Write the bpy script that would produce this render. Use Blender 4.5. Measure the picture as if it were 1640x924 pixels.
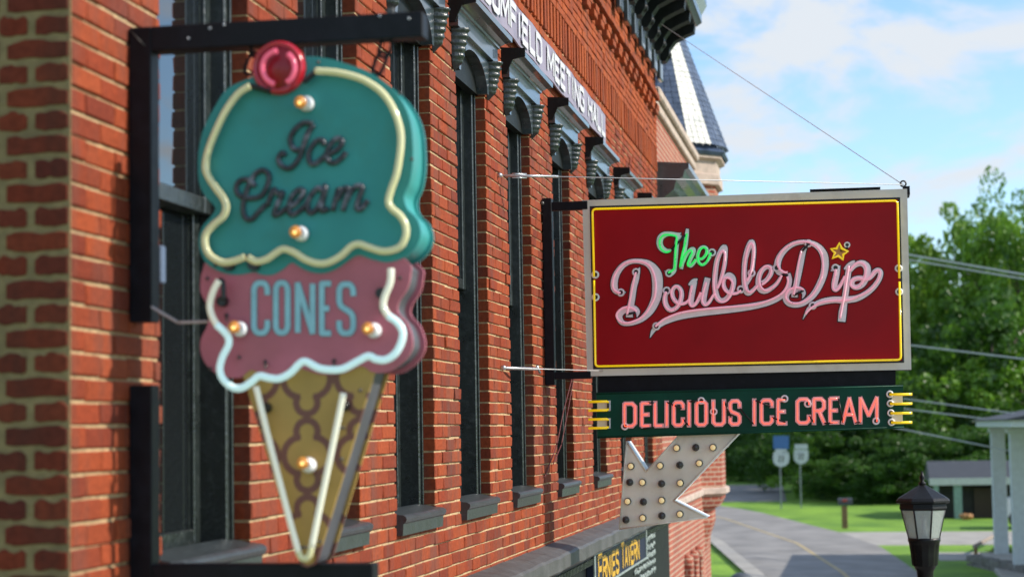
import bpy, math, random
import numpy as np
from mathutils import Vector, Matrix, noise as mnoise

random.seed(7); rng = np.random.default_rng(7)
SC = bpy.context.scene
COL = SC.collection
for o in list(bpy.data.objects): bpy.data.objects.remove(o)

# ------------------------------------------------------------------ camera
FPX, CX, CY = 3000.0, 820.0, 462.0          # focal length and centre in photo pixels (1640 x 924)
H = 4.0                                     # camera height above the street
def _d(x, y): return Vector(((x-CX)/FPX, -(y-CY)/FPX, -1.0))
_vp = _d(1370, 680)                          # vanishing point of the facade
_p2 = _d(370, 680+1000*math.tan(math.radians(.93)))
_up = _vp.cross(_p2).normalized()
if _up.y < 0: _up = -_up
_Yw = _vp.normalized(); _Xw = _Yw.cross(_up)
RW = Matrix((_Xw, _Yw, _up))                 # camera space -> world
CAMLOC = Vector((0, 0, H))
cam_d = bpy.data.cameras.new('camera'); cam = bpy.data.objects.new('camera', cam_d); COL.objects.link(cam)
cam.matrix_world = Matrix.Translation(CAMLOC) @ RW.to_4x4()
cam_d.sensor_width = 36.0; cam_d.lens = FPX/1640*36
cam_d.clip_start = .05; cam_d.clip_end = 3000
cam_d.dof.use_dof = True; cam_d.dof.focus_distance = 11.3; cam_d.dof.aperture_fstop = 2.6
SC.camera = cam

# ------------------------------------------------------------------ sky, sun, exposure
SUN_AZ, SUN_EL = 2.0, 36.0                   # degrees from +X towards +Y, elevation
world = bpy.data.worlds.new('World'); SC.world = world; world.use_nodes = True
nt = world.node_tree; N = nt.nodes; L = nt.links; N.clear()
wo = N.new('ShaderNodeOutputWorld'); bg = N.new('ShaderNodeBackground'); bg.inputs[1].default_value = .15
sky = N.new('ShaderNodeTexSky'); sky.sky_type = 'NISHITA'; sky.sun_disc = False
sky.sun_elevation = math.radians(SUN_EL); sky.sun_rotation = math.radians(90-SUN_AZ)
sky.air_density = 1.0; sky.dust_density = .25; sky.ozone_density = 3.0
tc = N.new('ShaderNodeTexCoord'); mp = N.new('ShaderNodeMapping'); mp.inputs['Scale'].default_value = (1.0, 1.0, 2.1)
mp.inputs['Location'].default_value = (.33, .12, .41)
L.new(tc.outputs['Generated'], mp.inputs[0])
n1 = N.new('ShaderNodeTexNoise'); n1.inputs['Scale'].default_value = 9.0; n1.inputs['Detail'].default_value = 9
n1.inputs['Roughness'].default_value = .56; n1.inputs['Distortion'].default_value = .35
L.new(mp.outputs[0], n1.inputs[0])
cr = N.new('ShaderNodeValToRGB'); cr.color_ramp.elements[0].position = .46; cr.color_ramp.elements[1].position = .61; cr.color_ramp.elements[0].color = (.07, .07, .07, 1)
cr.color_ramp.interpolation = 'EASE'
L.new(n1.outputs[0], cr.inputs[0])
tint = N.new('ShaderNodeMix'); tint.data_type = 'RGBA'; tint.blend_type = 'MULTIPLY'; tint.inputs[0].default_value = 1
tint.inputs[7].default_value = (.86, .96, 1.02, 1)
L.new(sky.outputs[0], tint.inputs[6])
mx = N.new('ShaderNodeMix'); mx.data_type = 'RGBA'; mx.inputs[7].default_value = (3.45, 3.7, 4.0, 1)
L.new(cr.outputs[0], mx.inputs[0]); L.new(tint.outputs[2], mx.inputs[6])
L.new(mx.outputs[2], bg.inputs[0]); L.new(bg.outputs[0], wo.inputs[0])

sun_d = bpy.data.lights.new('sun', 'SUN'); sun_d.energy = 3.7; sun_d.angle = math.radians(.53); sun_d.color = (1, .93, .82)
sun = bpy.data.objects.new('sun', sun_d); COL.objects.link(sun)
_a, _e = math.radians(SUN_AZ), math.radians(SUN_EL)
SUNV = Vector((math.cos(_e)*math.cos(_a), math.cos(_e)*math.sin(_a), math.sin(_e)))
sun.rotation_euler = SUNV.to_track_quat('Z', 'Y').to_euler(); sun.location = (30, 10, 40)
vs = SC.view_settings; vs.view_transform = 'Standard'; vs.look = 'None'; vs.exposure = .6; vs.gamma = 1; vs.use_curve_mapping = False
SC.render.engine = 'CYCLES'
SC.cycles.use_denoising = True
SC.cycles.max_bounces = 6; SC.cycles.sample_clamp_indirect = 4.0

# ------------------------------------------------------------------ pixel -> place
def ray(x, y): return RW @ _d(x, y)
def PX_(x, y, X0):                      # on a plane X = X0 (parallel to the facade)
    r = ray(x, y); return CAMLOC + r*(X0/r.x)
def PY(x, y, Y0):                       # on a plane Y = Y0 (facing the camera)
    r = ray(x, y); return CAMLOC + r*(Y0/r.y)
def proj(p):
    c = RW.transposed() @ (Vector(p)-CAMLOC)
    return CX+FPX*c.x/-c.z, CY-FPX*c.y/-c.z, -c.z
def gz(Y):                              # street level along the valley
    pts = [(-1000, 0), (42, 0), (60, .12), (80, .30), (105, .62), (140, 1.6), (200, 4.5), (2000, 40)]
    for (a, za), (b, zb) in zip(pts, pts[1:]):
        if Y <= b: return za+(zb-za)*(Y-a)/(b-a)
    return 40
def G(x, y, lift=0.0):                  # pixel on the ground
    r = ray(x, y); t = 10.0
    while t < 400:
        p = CAMLOC+r*t
        if p.z <= gz(p.y)+lift: break
        t += .1
    return CAMLOC+r*t
W = 2.155                               # distance from the camera to the facade
FX = -W

# ------------------------------------------------------------------ mesh helpers
class MB:
    def __init__(s): s.v = []; s.f = []; s.sm = []
    def add(s, vs, fs, smooth=False):
        b = len(s.v); s.v += [tuple(v) for v in vs]
        s.f += [tuple(i+b for i in f) for f in fs]; s.sm += [smooth]*len(fs); return s
    def box(s, a, b, bev=0.0):
        x0, y0, z0 = [min(p, q) for p, q in zip(a, b)]; x1, y1, z1 = [max(p, q) for p, q in zip(a, b)]
        if bev <= 0:
            v = [(x0,y0,z0),(x1,y0,z0),(x1,y1,z0),(x0,y1,z0),(x0,y0,z1),(x1,y0,z1),(x1,y1,z1),(x0,y1,z1)]
            return s.add(v, [(0,3,2,1),(4,5,6,7),(0,1,5,4),(1,2,6,5),(2,3,7,6),(3,0,4,7)])
        import itertools
        e = bev; v = []
        for sx, sy, sz in itertools.product((0,1),(0,1),(0,1)):
            X, Y_, Z = (x1 if sx else x0), (y1 if sy else y0), (z1 if sz else z0)
            dx, dy, dz = (-e if sx else e), (-e if sy else e), (-e if sz else e)
            v += [(X, Y_+dy, Z+dz), (X+dx, Y_, Z+dz), (X+dx, Y_+dy, Z)]
        def I(sx, sy, sz, k): return (sx*4+sy*2+sz)*3+k
        f = []
        for q in (0, 1):
            f.append((I(q,0,0,0), I(q,1,0,0), I(q,1,1,0), I(q,0,1,0)))
            f.append((I(0,q,0,1), I(1,q,0,1), I(1,q,1,1), I(0,q,1,1)))
            f.append((I(0,0,q,2), I(1,0,q,2), I(1,1,q,2), I(0,1,q,2)))
        for p in (0, 1):
            for q in (0, 1):
                f.append((I(0,p,q,1), I(1,p,q,1), I(1,p,q,2), I(0,p,q,2)))
                f.append((I(p,0,q,0), I(p,1,q,0), I(p,1,q,2), I(p,0,q,2)))
                f.append((I(p,q,0,0), I(p,q,1,0), I(p,q,1,1), I(p,q,0,1)))
        for a_, b_, c_ in itertools.product((0,1),(0,1),(0,1)):
            f.append((I(a_,b_,c_,0), I(a_,b_,c_,1), I(a_,b_,c_,2)))
        return s.add(v, f)
    def prism(s, poly, off, smooth=False, caps=True):      # poly: 3D points, off: extrusion vector
        n = len(poly); off = Vector(off)
        v = [Vector(p) for p in poly]+[Vector(p)+off for p in poly]
        f = [(i, (i+1) % n, (i+1) % n+n, i+n) for i in range(n)]
        b = len(s.v); s.add(v, f, smooth)
        if caps:
            s.f += [tuple(b+i for i in range(n))[::-1], tuple(b+n+i for i in range(n))]; s.sm += [False, False]
        return s
    def tube(s, pts, r, seg=8, closed=False, caps=True):
        pts = [Vector(p) for p in pts]; n = len(pts)
        rad = r if isinstance(r, (list, tuple)) else [r]*n
        vs = []; up = None
        for i in range(n):
            if closed: t = pts[(i+1) % n]-pts[i-1]
            else: t = pts[min(i+1, n-1)]-pts[max(i-1, 0)]
            if t.length < 1e-9: t = Vector((0, 0, 1))
            t.normalize()
            if up is None:
                up = Vector((0, 0, 1)) if abs(t.z) < .9 else Vector((1, 0, 0))
            up = (up-t*up.dot(t))
            if up.length < 1e-6: up = t.orthogonal()
            up.normalize(); sd = t.cross(up)
            for k in range(seg):
                a = 2*math.pi*k/seg
                vs.append(pts[i]+(up*math.cos(a)+sd*math.sin(a))*rad[i])
        fs = []
        for i in range(n if closed else n-1):
            j = (i+1) % n
            for k in range(seg):
                fs.append((i*seg+k, i*seg+(k+1) % seg, j*seg+(k+1) % seg, j*seg+k))
        b = len(s.v); s.add(vs, fs, True)
        if caps and not closed:
            s.f += [tuple(b+k for k in range(seg))[::-1], tuple(b+(n-1)*seg+k for k in range(seg))]; s.sm += [False]*2
        return s
    def lathe(s, prof, c, seg=16, axis=(0, 0, 1), smooth=True):
        ax = Vector(axis).normalized(); u = ax.orthogonal().normalized(); w = ax.cross(u); c = Vector(c)
        vs = []
        for r, h in prof:
            for k in range(seg):
                a = 2*math.pi*(k+.5)/seg
                vs.append(c+ax*h+(u*math.cos(a)+w*math.sin(a))*r)
        fs = []
        for i in range(len(prof)-1):
            for k in range(seg):
                fs.append((i*seg+k, i*seg+(k+1) % seg, (i+1)*seg+(k+1) % seg, (i+1)*seg+k))
        b = len(s.v); s.add(vs, fs, smooth)
        s.f += [tuple(b+k for k in range(seg))[::-1], tuple(b+(len(prof)-1)*seg+k for k in range(seg))]; s.sm += [False]*2
        return s
    def sphere(s, c, r, seg=12, rings=8, sq=(1, 1, 1)):
        prof = [(max(1e-4, r*math.sin(math.pi*i/rings)), -r*math.cos(math.pi*i/rings)) for i in range(rings+1)]
        b = len(s.v); s.lathe(prof, (0, 0, 0), seg)
        for i in range(b, len(s.v)):
            v = s.v[i]; s.v[i] = (c[0]+v[0]*sq[0], c[1]+v[1]*sq[1], c[2]+v[2]*sq[2])
        return s
    def mesh(s, name, org=(0, 0, 0)):
        m = bpy.data.meshes.new(name); o = Vector(org)
        m.from_pydata([(v[0]-o.x, v[1]-o.y, v[2]-o.z) for v in s.v], [], s.f)
        m.polygons.foreach_set('use_smooth', s.sm); m.update(); return m
    def build(s, name, mat, parent=None, org=None):
        if org is None: org = ROOTLOC.get(rootof(parent).name, Vector((0, 0, 0))) if parent else Vector((0, 0, 0))
        m = s.mesh(name, org)
        for mm in (mat if isinstance(mat, (list, tuple)) else [mat]): m.materials.append(mm)
        o = bpy.data.objects.new(name, m); COL.objects.link(o)
        if parent: o.parent = parent
        return o
ROOTLOC = {}
def rootof(o):
    while o.parent: o = o.parent
    return o
def thing(name, label, cat, loc=(0, 0, 0), group=None):
    o = bpy.data.objects.new(name, None); COL.objects.link(o); o.location = loc; o.empty_display_size = .1
    o['label'] = label; o['category'] = cat
    if group: o['group'] = group
    ROOTLOC[o.name] = Vector(loc); return o
def tag(o, label, cat, group=None):
    o['label'] = label; o['category'] = cat
    if group: o['group'] = group
    return o
def setting(o): o['kind'] = 'structure'; return o
def fix_normals(o):
    import bmesh
    bm = bmesh.new(); bm.from_mesh(o.data); bmesh.ops.recalc_face_normals(bm, faces=bm.faces); bm.to_mesh(o.data); bm.free()

def crom(pts, n=6, closed=False):
    P = [Vector(p) for p in pts]; out = []
    m = len(P)
    for i in range(m if closed else m-1):
        if closed: p0, p1, p2, p3 = P[i-1], P[i], P[(i+1) % m], P[(i+2) % m]
        else: p0, p1, p2, p3 = P[max(i-1, 0)], P[i], P[i+1], P[min(i+2, m-1)]
        for k in range(n):
            t = k/n
            out.append(.5*((2*p1)+(p2-p0)*t+(2*p0-5*p1+4*p2-p3)*t*t+(3*p1-p0-3*p2+p3)*t**3))
    if not closed: out.append(P[-1])
    return out
def ribbon(mb, pts, to3, y0, y1, grow=0.0, n=5, smooth=True):
    """flat painted stroke: pts = (x, y, half width) in photo pixels, to3 puts a pixel at a depth"""
    q = crom([(a, b, c) for a, b, c in pts], n) if smooth else [Vector(p) for p in pts]
    m = len(q); vs = []
    if grow:                                            # run the outline past both ends
        a = (q[0]-q[1]).to_2d(); b = (q[-1]-q[-2]).to_2d()
        if a.length > 0: a.normalize(); q = [Vector((q[0].x+a.x*grow, q[0].y+a.y*grow, max(q[0].z, .2)))]+q
        if b.length > 0: b.normalize(); q = q+[Vector((q[-1].x+b.x*grow, q[-1].y+b.y*grow, max(q[-1].z, .2)))]
        m = len(q)
    for i in range(m):
        t = q[min(i+1, m-1)]-q[max(i-1, 0)]; t = Vector((t.x, t.y))
        if t.length < 1e-6: t = Vector((1, 0))
        t.normalize(); nx, ny = -t.y, t.x
        w = max(q[i].z, .05)+grow
        yy = y0+(y1-y0)*i/max(m-1, 1)
        vs += [to3(q[i].x+nx*w, q[i].y+ny*w, yy), to3(q[i].x-nx*w, q[i].y-ny*w, yy)]
    mb.add(vs, [(2*i, 2*i+1, 2*i+3, 2*i+2) for i in range(m-1)])
    return mb

# ------------------------------------------------------------------ materials
def _mat(name):
    m = bpy.data.materials.new(name); m.use_nodes = True
    return m, m.node_tree.nodes, m.node_tree.links, m.node_tree.nodes['Principled BSDF']
def M(name, col, rough=.6, metal=0.0, var=.12, vscale=8.0, bump=.15, bscale=60.0, emit=None, es=1.0, dirt_or_glint=None, dscale=3.0, spec=.5, coat=0.0):
    m, N, L, B = _mat(name)
    B.inputs['Roughness'].default_value = rough; B.inputs['Metallic'].default_value = metal
    B.inputs['Specular IOR Level'].default_value = spec; B.inputs['Coat Weight'].default_value = coat
    g = N.new('ShaderNodeNewGeometry')
    nz = N.new('ShaderNodeTexNoise'); nz.inputs['Scale'].default_value = vscale; nz.inputs['Detail'].default_value = 5
    L.new(g.outputs['Position'], nz.inputs['Vector'])
    r = N.new('ShaderNodeValToRGB')
    c = Vector(col)
    r.color_ramp.elements[0].position = .3; r.color_ramp.elements[1].position = .72
    r.color_ramp.elements[0].color = (*(c*(1-var)), 1); r.color_ramp.elements[1].color = (*[min(1, x*(1+var)) for x in c], 1)
    L.new(nz.outputs[0], r.inputs[0]); out = r.outputs[0]
    if dirt_or_glint:
        n2 = N.new('ShaderNodeTexNoise'); n2.inputs['Scale'].default_value = dscale; n2.inputs['Detail'].default_value = 8
        n2.inputs['Roughness'].default_value = .65
        L.new(g.outputs['Position'], n2.inputs['Vector'])
        r2 = N.new('ShaderNodeValToRGB'); r2.color_ramp.elements[0].position = .52; r2.color_ramp.elements[1].position = .72
        L.new(n2.outputs[0], r2.inputs[0])
        mx = N.new('ShaderNodeMix'); mx.data_type = 'RGBA'; mx.inputs[7].default_value = (*dirt_or_glint, 1)
        mm = N.new('ShaderNodeMath'); mm.operation = 'MULTIPLY'; mm.inputs[1].default_value = .6
        L.new(r2.outputs[0], mm.inputs[0]); L.new(mm.outputs[0], mx.inputs[0]); L.new(out, mx.inputs[6]); out = mx.outputs[2]
    L.new(out, B.inputs['Base Color'])
    if bump:
        n3 = N.new('ShaderNodeTexNoise'); n3.inputs['Scale'].default_value = bscale; n3.inputs['Detail'].default_value = 4
        L.new(g.outputs['Position'], n3.inputs['Vector'])
        b = N.new('ShaderNodeBump'); b.inputs['Strength'].default_value = bump; b.inputs['Distance'].default_value = .01
        L.new(n3.outputs[0], b.inputs['Height']); L.new(b.outputs[0], B.inputs['Normal'])
        mr = N.new('ShaderNodeMapRange'); mr.inputs[3].default_value = max(0, rough-.1); mr.inputs[4].default_value = min(1, rough+.1)
        L.new(nz.outputs[0], mr.inputs[0]); L.new(mr.outputs[0], B.inputs['Roughness'])
    if emit:
        B.inputs['Emission Color'].default_value = (*emit, 1); B.inputs['Emission Strength'].default_value = es
    return m
def brick_mat(name, c1, c2, c3, stain=(.10, .06, .05), pale=(.62, .48, .34), rough=.86):
    """fired clay: hue differs from brick to brick, soot and lime on top"""
    m, N, L, B = _mat(name)
    g = N.new('ShaderNodeNewGeometry'); oi = N.new('ShaderNodeObjectInfo')
    ad = N.new('ShaderNodeMath'); ad.operation = 'ADD'; L.new(g.outputs['Random Per Island'], ad.inputs[0]); L.new(oi.outputs['Random'], ad.inputs[1])
    fr = N.new('ShaderNodeMath'); fr.operation = 'FRACT'; L.new(ad.outputs[0], fr.inputs[0])
    r = N.new('ShaderNodeValToRGB'); e = r.color_ramp.elements
    e[0].position = 0; e[0].color = (*c1, 1); e[1].position = 1; e[1].color = (*c3, 1)
    k = e.new(.45); k.color = (*c2, 1)
    L.new(fr.outputs[0], r.inputs[0])
    nz = N.new('ShaderNodeTexNoise'); nz.inputs['Scale'].default_value = 45; nz.inputs['Detail'].default_value = 6; nz.inputs['Roughness'].default_value = .7
    L.new(g.outputs['Position'], nz.inputs['Vector'])
    r2 = N.new('ShaderNodeValToRGB'); r2.color_ramp.elements[0].position = .3; r2.color_ramp.elements[1].position = .7
    r2.color_ramp.elements[0].color = (.66, .62, .60, 1); r2.color_ramp.elements[1].color = (1.16, 1.14, 1.12, 1)
    L.new(nz.outputs[0], r2.inputs[0])
    mu = N.new('ShaderNodeMix'); mu.data_type = 'RGBA'; mu.blend_type = 'MULTIPLY'; mu.inputs[0].default_value = 1
    L.new(r.outputs[0], mu.inputs[6]); L.new(r2.outputs[0], mu.inputs[7])
    mp = N.new('ShaderNodeMapping'); mp.inputs['Scale'].default_value = (3.2, 3.2, .7); L.new(g.outputs['Position'], mp.inputs[0])
    n2 = N.new('ShaderNodeTexNoise'); n2.inputs['Scale'].default_value = 1.6; n2.inputs['Detail'].default_value = 8; n2.inputs['Roughness'].default_value = .62
    L.new(mp.outputs[0], n2.inputs['Vector'])
    r3 = N.new('ShaderNodeValToRGB'); r3.color_ramp.elements[0].position = .46; r3.color_ramp.elements[1].position = .74
    r3.color_ramp.elements[0].color = (0, 0, 0, 1); r3.color_ramp.elements[1].color = (.68, .68, .68, 1)
    L.new(n2.outputs[0], r3.inputs[0])
    mx = N.new('ShaderNodeMix'); mx.data_type = 'RGBA'; mx.inputs[7].default_value = (*stain, 1)
    L.new(r3.outputs[0], mx.inputs[0]); L.new(mu.outputs[2], mx.inputs[6])
    n3 = N.new('ShaderNodeTexNoise'); n3.inputs['Scale'].default_value = 34; n3.inputs['Detail'].default_value = 7; n3.inputs['Roughness'].default_value = .75
    L.new(g.outputs['Position'], n3.inputs['Vector'])
    r4 = N.new('ShaderNodeValToRGB'); r4.color_ramp.elements[0].position = .66; r4.color_ramp.elements[1].position = .78
    r4.color_ramp.elements[1].color = (.4, .4, .4, 1)
    L.new(n3.outputs[0], r4.inputs[0])
    mx2 = N.new('ShaderNodeMix'); mx2.data_type = 'RGBA'; mx2.inputs[7].default_value = (*pale, 1)
    L.new(r4.outputs[0], mx2.inputs[0]); L.new(mx.outputs[2], mx2.inputs[6])
    L.new(mx2.outputs[2], B.inputs['Base Color'])
    B.inputs['Roughness'].default_value = rough; B.inputs['Specular IOR Level'].default_value = .2
    b = N.new('ShaderNodeBump'); b.inputs['Strength'].default_value = .55; b.inputs['Distance'].default_value = .006
    L.new(nz.outputs[0], b.inputs['Height']); L.new(b.outputs[0], B.inputs['Normal'])
    return m
def neon_mat(name, glass, emit, es):
    m, N, L, B = _mat(name)
    B.inputs['Base Color'].default_value = (*glass, 1); B.inputs['Roughness'].default_value = .12
    B.inputs['Coat Weight'].default_value = .6
    B.inputs['Emission Color'].default_value = (*emit, 1); B.inputs['Emission Strength'].default_value = es
    return m

m_brick = brick_mat('brick_clay', (.25, .043, .017), (.325, .066, .022), (.185, .034, .017))
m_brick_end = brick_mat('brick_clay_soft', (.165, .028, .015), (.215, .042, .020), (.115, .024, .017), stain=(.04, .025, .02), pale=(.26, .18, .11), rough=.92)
m_brick_up = brick_mat('brick_clay_orange', (.33, .066, .020), (.39, .088, .025), (.27, .055, .020))
m_mortar = M('mortar', (.50, .345, .185), .95, var=.3, vscale=30, bump=.7, bscale=140, dirt_or_glint=(.24, .16, .10), dscale=2.6)
m_mortar_end = M('mortar_smeared', (.25, .18, .085), .95, var=.22, vscale=25, bump=.8, bscale=90, dirt_or_glint=(.16, .115, .06), dscale=6)
m_green = M('paint_dark_green', (.014, .019, .018), .30, var=.3, vscale=14, bump=.3, bscale=60, dirt_or_glint=(.075, .085, .082), dscale=30, spec=.9)
m_black = M('paint_black_green', (.008, .010, .010), .5, var=.3, vscale=14, bump=.2, bscale=80, dirt_or_glint=(.02, .024, .024), dscale=9, spec=.2)
m_sill = M('sill_metal', (.036, .044, .048), .33, var=.25, vscale=18, bump=.35, bscale=70, dirt_or_glint=(.04, .045, .045), dscale=8, spec=.6)
m_hood = M('hood_paint', (.028, .040, .047), .30, var=.2, vscale=12, bump=.12, bscale=60, dirt_or_glint=(.075, .09, .10), dscale=6, spec=1.0, coat=.5)
m_corbel = M('corbel_iron', (.014, .020, .020), .30, var=.4, vscale=40, bump=.3, bscale=90, dirt_or_glint=(.07, .08, .08), dscale=40, spec=.6)
m_steel = M('black_steel', (.005, .0055, .009), .5, var=.3, vscale=20, bump=.12, bscale=120, dirt_or_glint=(.014, .014, .02), dscale=10, spec=.22)
m_iron = M('bare_iron', (.10, .095, .09), .45, metal=.7, var=.3, vscale=60, bump=.2, bscale=120)
m_galv = M('galvanised', (.55, .56, .58), .35, metal=.8, var=.2, vscale=60, bump=.1)
m_red = M('red_enamel', (.37, .005, .010), .36, var=.14, vscale=2, bump=.05, bscale=200, spec=.16)
m_cream = M('cream_enamel', (.72, .69, .62), .5, var=.07, vscale=4, bump=.06, bscale=150, dirt_or_glint=(.55, .50, .42), dscale=5, spec=.3)
m_lamp_white = M('letter_white', (.90, .86, .86), .5, var=.06, vscale=20, bump=.05)
m_inkblack = M('outline_black', (.008, .008, .010), .55, var=.1, bump=0)
m_dgreen = M('panel_green', (.003, .060, .036), .38, var=.18, vscale=5, bump=.06, bscale=150, spec=.18)
m_pinkglow = M('letter_pink_glow', (.88, .54, .54), .5, var=.06, vscale=25, bump=.05)  # white letter backing with the pink neon spill put into its base colour
m_teal = M('teal_enamel', (.042, .275, .265), .4, var=.12, vscale=5, bump=.08, bscale=40, dirt_or_glint=(.05, .22, .18), dscale=4, spec=.22)
m_pink = M('pink_enamel', (.47, .135, .175), .45, var=.14, vscale=6, bump=.1, bscale=40, dirt_or_glint=(.36, .11, .12), dscale=4, spec=.3)
m_core = M('sign_side_grey', (.075, .075, .088), .55, var=.2, vscale=8, bump=.15)
m_charcoal = M('charcoal_letter', (.035, .038, .05), .35, var=.5, vscale=30, bump=.2, dirt_or_glint=(.34, .36, .44), dscale=30)  # pale noise flecks paint highlights onto the dark letters
m_aqua = M('aqua_paint', (.28, .54, .62), .5, var=.1, vscale=25, bump=.05)
m_aquadark = M('aqua_outline', (.11, .17, .20), .5, var=.1, bump=0)
m_cherry = M('cherry_red', (.46, .006, .022), .2, var=.15, vscale=20, bump=.04, spec=.6, coat=.5)
m_cherrydark = M('cherry_deep', (.26, .003, .012), .35, var=.1, vscale=20, bump=.03)
m_porc = M('porcelain', (.90, .89, .90), .2, var=.05, bump=.03, spec=.6)
m_arrow = M('arrow_white', (.86, .77, .64), .55, var=.12, vscale=5, bump=.1, bscale=60, dirt_or_glint=(.64, .50, .37), dscale=4, spec=.3)
m_arrowedge = M('arrow_edge', (.80, .82, .84), .35, metal=.25, var=.1, vscale=10, bump=.1)
m_slate = M('slate_blue', (.045, .070, .125), .4, var=.35, vscale=6, bump=.5, bscale=20, spec=.6)
m_slate_pale = M('slate_pale', (.60, .59, .55), .6, var=.2, vscale=5, bump=.3, bscale=20, dirt_or_glint=(.10, .12, .15), dscale=5)
m_stone = M('pale_stone', (.46, .36, .30), .85, var=.2, vscale=8, bump=.4, bscale=40, dirt_or_glint=(.25, .17, .13), dscale=3)
m_wire = M('wire_grey', (.62, .62, .63), .5, metal=.3, var=.1, bump=0)
m_gold = M('gold_leaf', (.62, .36, .03), .4, var=.15, vscale=40, bump=.1)
m_navy = M('navy_board', (.018, .024, .045), .6, spec=.2, var=.2, vscale=8, bump=.1)
m_banner = M('banner_vinyl', (.26, .22, .285), .5, var=.18, vscale=4, bump=.3, bscale=5, dirt_or_glint=(.20, .17, .21), dscale=4)
m_white = M('white_letter', (.55, .54, .56), .55, var=.05, bump=.05)
n_green = neon_mat('neon_green', (.05, .6, .15), (.012, .95, .12), .36)
n_pink = neon_mat('neon_pink', (.86, .58, .63), (1.0, .26, .40), .24)
n_red = neon_mat('neon_red', (.8, .3, .25), (1.0, .07, .025), 1.1)
n_yellow = neon_mat('neon_yellow', (.95, .66, .01), (1.0, .66, .004), .26)
n_cream = neon_mat('neon_cream', (.68, .64, .36), (.9, .82, .42), .05)
n_ice = neon_mat('neon_pale_blue', (.62, .74, .74), (.55, .9, .92), .28)
n_ivory = neon_mat('neon_ivory', (.72, .70, .58), (.9, .88, .7), .16)
n_rose = neon_mat('neon_rose', (.62, .10, .17), (1.0, .12, .22), .2)
n_black = M('blackout_paint', (.006, .006, .007), .3, var=.1, bump=0)
n_amber = neon_mat('bulb_amber', (.42, .17, .03), (1.0, .40, .05), .14)
n_filament = neon_mat('bulb_filament', (.9, .6, .3), (1.0, .55, .12), 1.2)
n_gold = neon_mat('bulb_gold', (.80, .62, .30), (1.0, .72, .35), .25)
n_dark = M('bulb_dark', (.045, .042, .04), .15, var=.2, bump=0)
def glass_mat():
    m, N, L, B = _mat('window_glass')
    B.inputs['Base Color'].default_value = (.008, .010, .011, 1); B.inputs['Roughness'].default_value = .03
    B.inputs['IOR'].default_value = 1.75; B.inputs['Coat Weight'].default_value = .6
    g = N.new('ShaderNodeNewGeometry'); nz = N.new('ShaderNodeTexNoise'); nz.inputs['Scale'].default_value = 2.2
    L.new(g.outputs['Position'], nz.inputs['Vector'])
    b = N.new('ShaderNodeBump'); b.inputs['Strength'].default_value = .05; b.inputs['Distance'].default_value = .05
    L.new(nz.outputs[0], b.inputs['Height']); L.new(b.outputs[0], B.inputs['Normal']); return m
m_glass = glass_mat()
# ================================================================== GROUND, ROADS
def ground_mat():
    m, N, L, B = _mat('grass_ground')
    g = N.new('ShaderNodeNewGeometry')
    a = N.new('ShaderNodeTexNoise'); a.inputs['Scale'].default_value = .35; a.inputs['Detail'].default_value = 8; a.inputs['Roughness'].default_value = .6
    b = N.new('ShaderNodeTexNoise'); b.inputs['Scale'].default_value = 14; b.inputs['Detail'].default_value = 6
    L.new(g.outputs['Position'], a.inputs['Vector']); L.new(g.outputs['Position'], b.inputs['Vector'])
    r = N.new('ShaderNodeValToRGB'); e = r.color_ramp.elements
    e[0].position = .3; e[0].color = (.06, .17, .010, 1); e[1].position = .72; e[1].color = (.24, .42, .032, 1)
    L.new(a.outputs[0], r.inputs[0])
    r2 = N.new('ShaderNodeValToRGB'); r2.color_ramp.elements[0].color = (.55, .55, .5, 1); r2.color_ramp.elements[1].color = (1.3, 1.3, 1.2, 1)
    L.new(b.outputs[0], r2.inputs[0])
    mu = N.new('ShaderNodeMix'); mu.data_type = 'RGBA'; mu.blend_type = 'MULTIPLY'; mu.inputs[0].default_value = 1
    L.new(r.outputs[0], mu.inputs[6]); L.new(r2.outputs[0], mu.inputs[7]); L.new(mu.outputs[2], B.inputs['Base Color'])
    B.inputs['Roughness'].default_value = .9
    bp = N.new('ShaderNodeBump'); bp.inputs['Strength'].default_value = .8; bp.inputs['Distance'].default_value = .06
    L.new(b.outputs[0], bp.inputs['Height']); L.new(bp.outputs[0], B.inputs['Normal']); return m
m_grass = ground_mat()
m_asphalt = M('asphalt', (.23, .218, .208), .85, var=.26, vscale=.9, bump=.4, bscale=60, dirt_or_glint=(.14, .134, .13), dscale=.35)
m_concrete = M('concrete', (.33, .31, .28), .85, var=.15, vscale=1.2, bump=.3, bscale=40, dirt_or_glint=(.22, .20, .18), dscale=1.5)
m_yellowline = M('road_yellow', (.40, .31, .16), .7, var=.2, vscale=4, bump=.2)
ys = sorted(set([-60, -20, 0, 20, 42]+list(range(44, 202, 2))+[60, 80, 105, 140, 230, 280, 350, 500, 900, 2000]))
mb = MB(); xs = [-900, -200, -60, -20, 0, 20, 60, 200, 900]
mb.add([(x, y, gz(y)) for y in ys for x in xs],
       [(j*len(xs)+i, j*len(xs)+i+1, (j+1)*len(xs)+i+1, (j+1)*len(xs)+i) for j in range(len(ys)-1) for i in range(len(xs)-1)])
setting(mb.build('ground', m_grass))
def interp(pts, Y):
    pts = sorted(pts, key=lambda p: p[1])
    if Y <= pts[0][1]: return pts[0][0]
    for a, b in zip(pts, pts[1:]):
        if Y <= b[1]: return a[0]+(b[0]-a[0])*(Y-a[1])/max(b[1]-a[1], 1e-6)
    return pts[-1][0]
def GP(l): return [(p.x, p.y) for p in (G(*q) for q in l)]
RL = [(-.25, -40), (-.25, 30)]+GP([(1221, 924), (1160, 873), (1120, 850), (1080, 834), (1000, 816)])
RR = [(7.5, -40), (6.5, 30)]+GP([(1485, 926), (1412, 876), (1344, 852), (1221, 821), (1160, 810), (1040, 800)])
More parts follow.
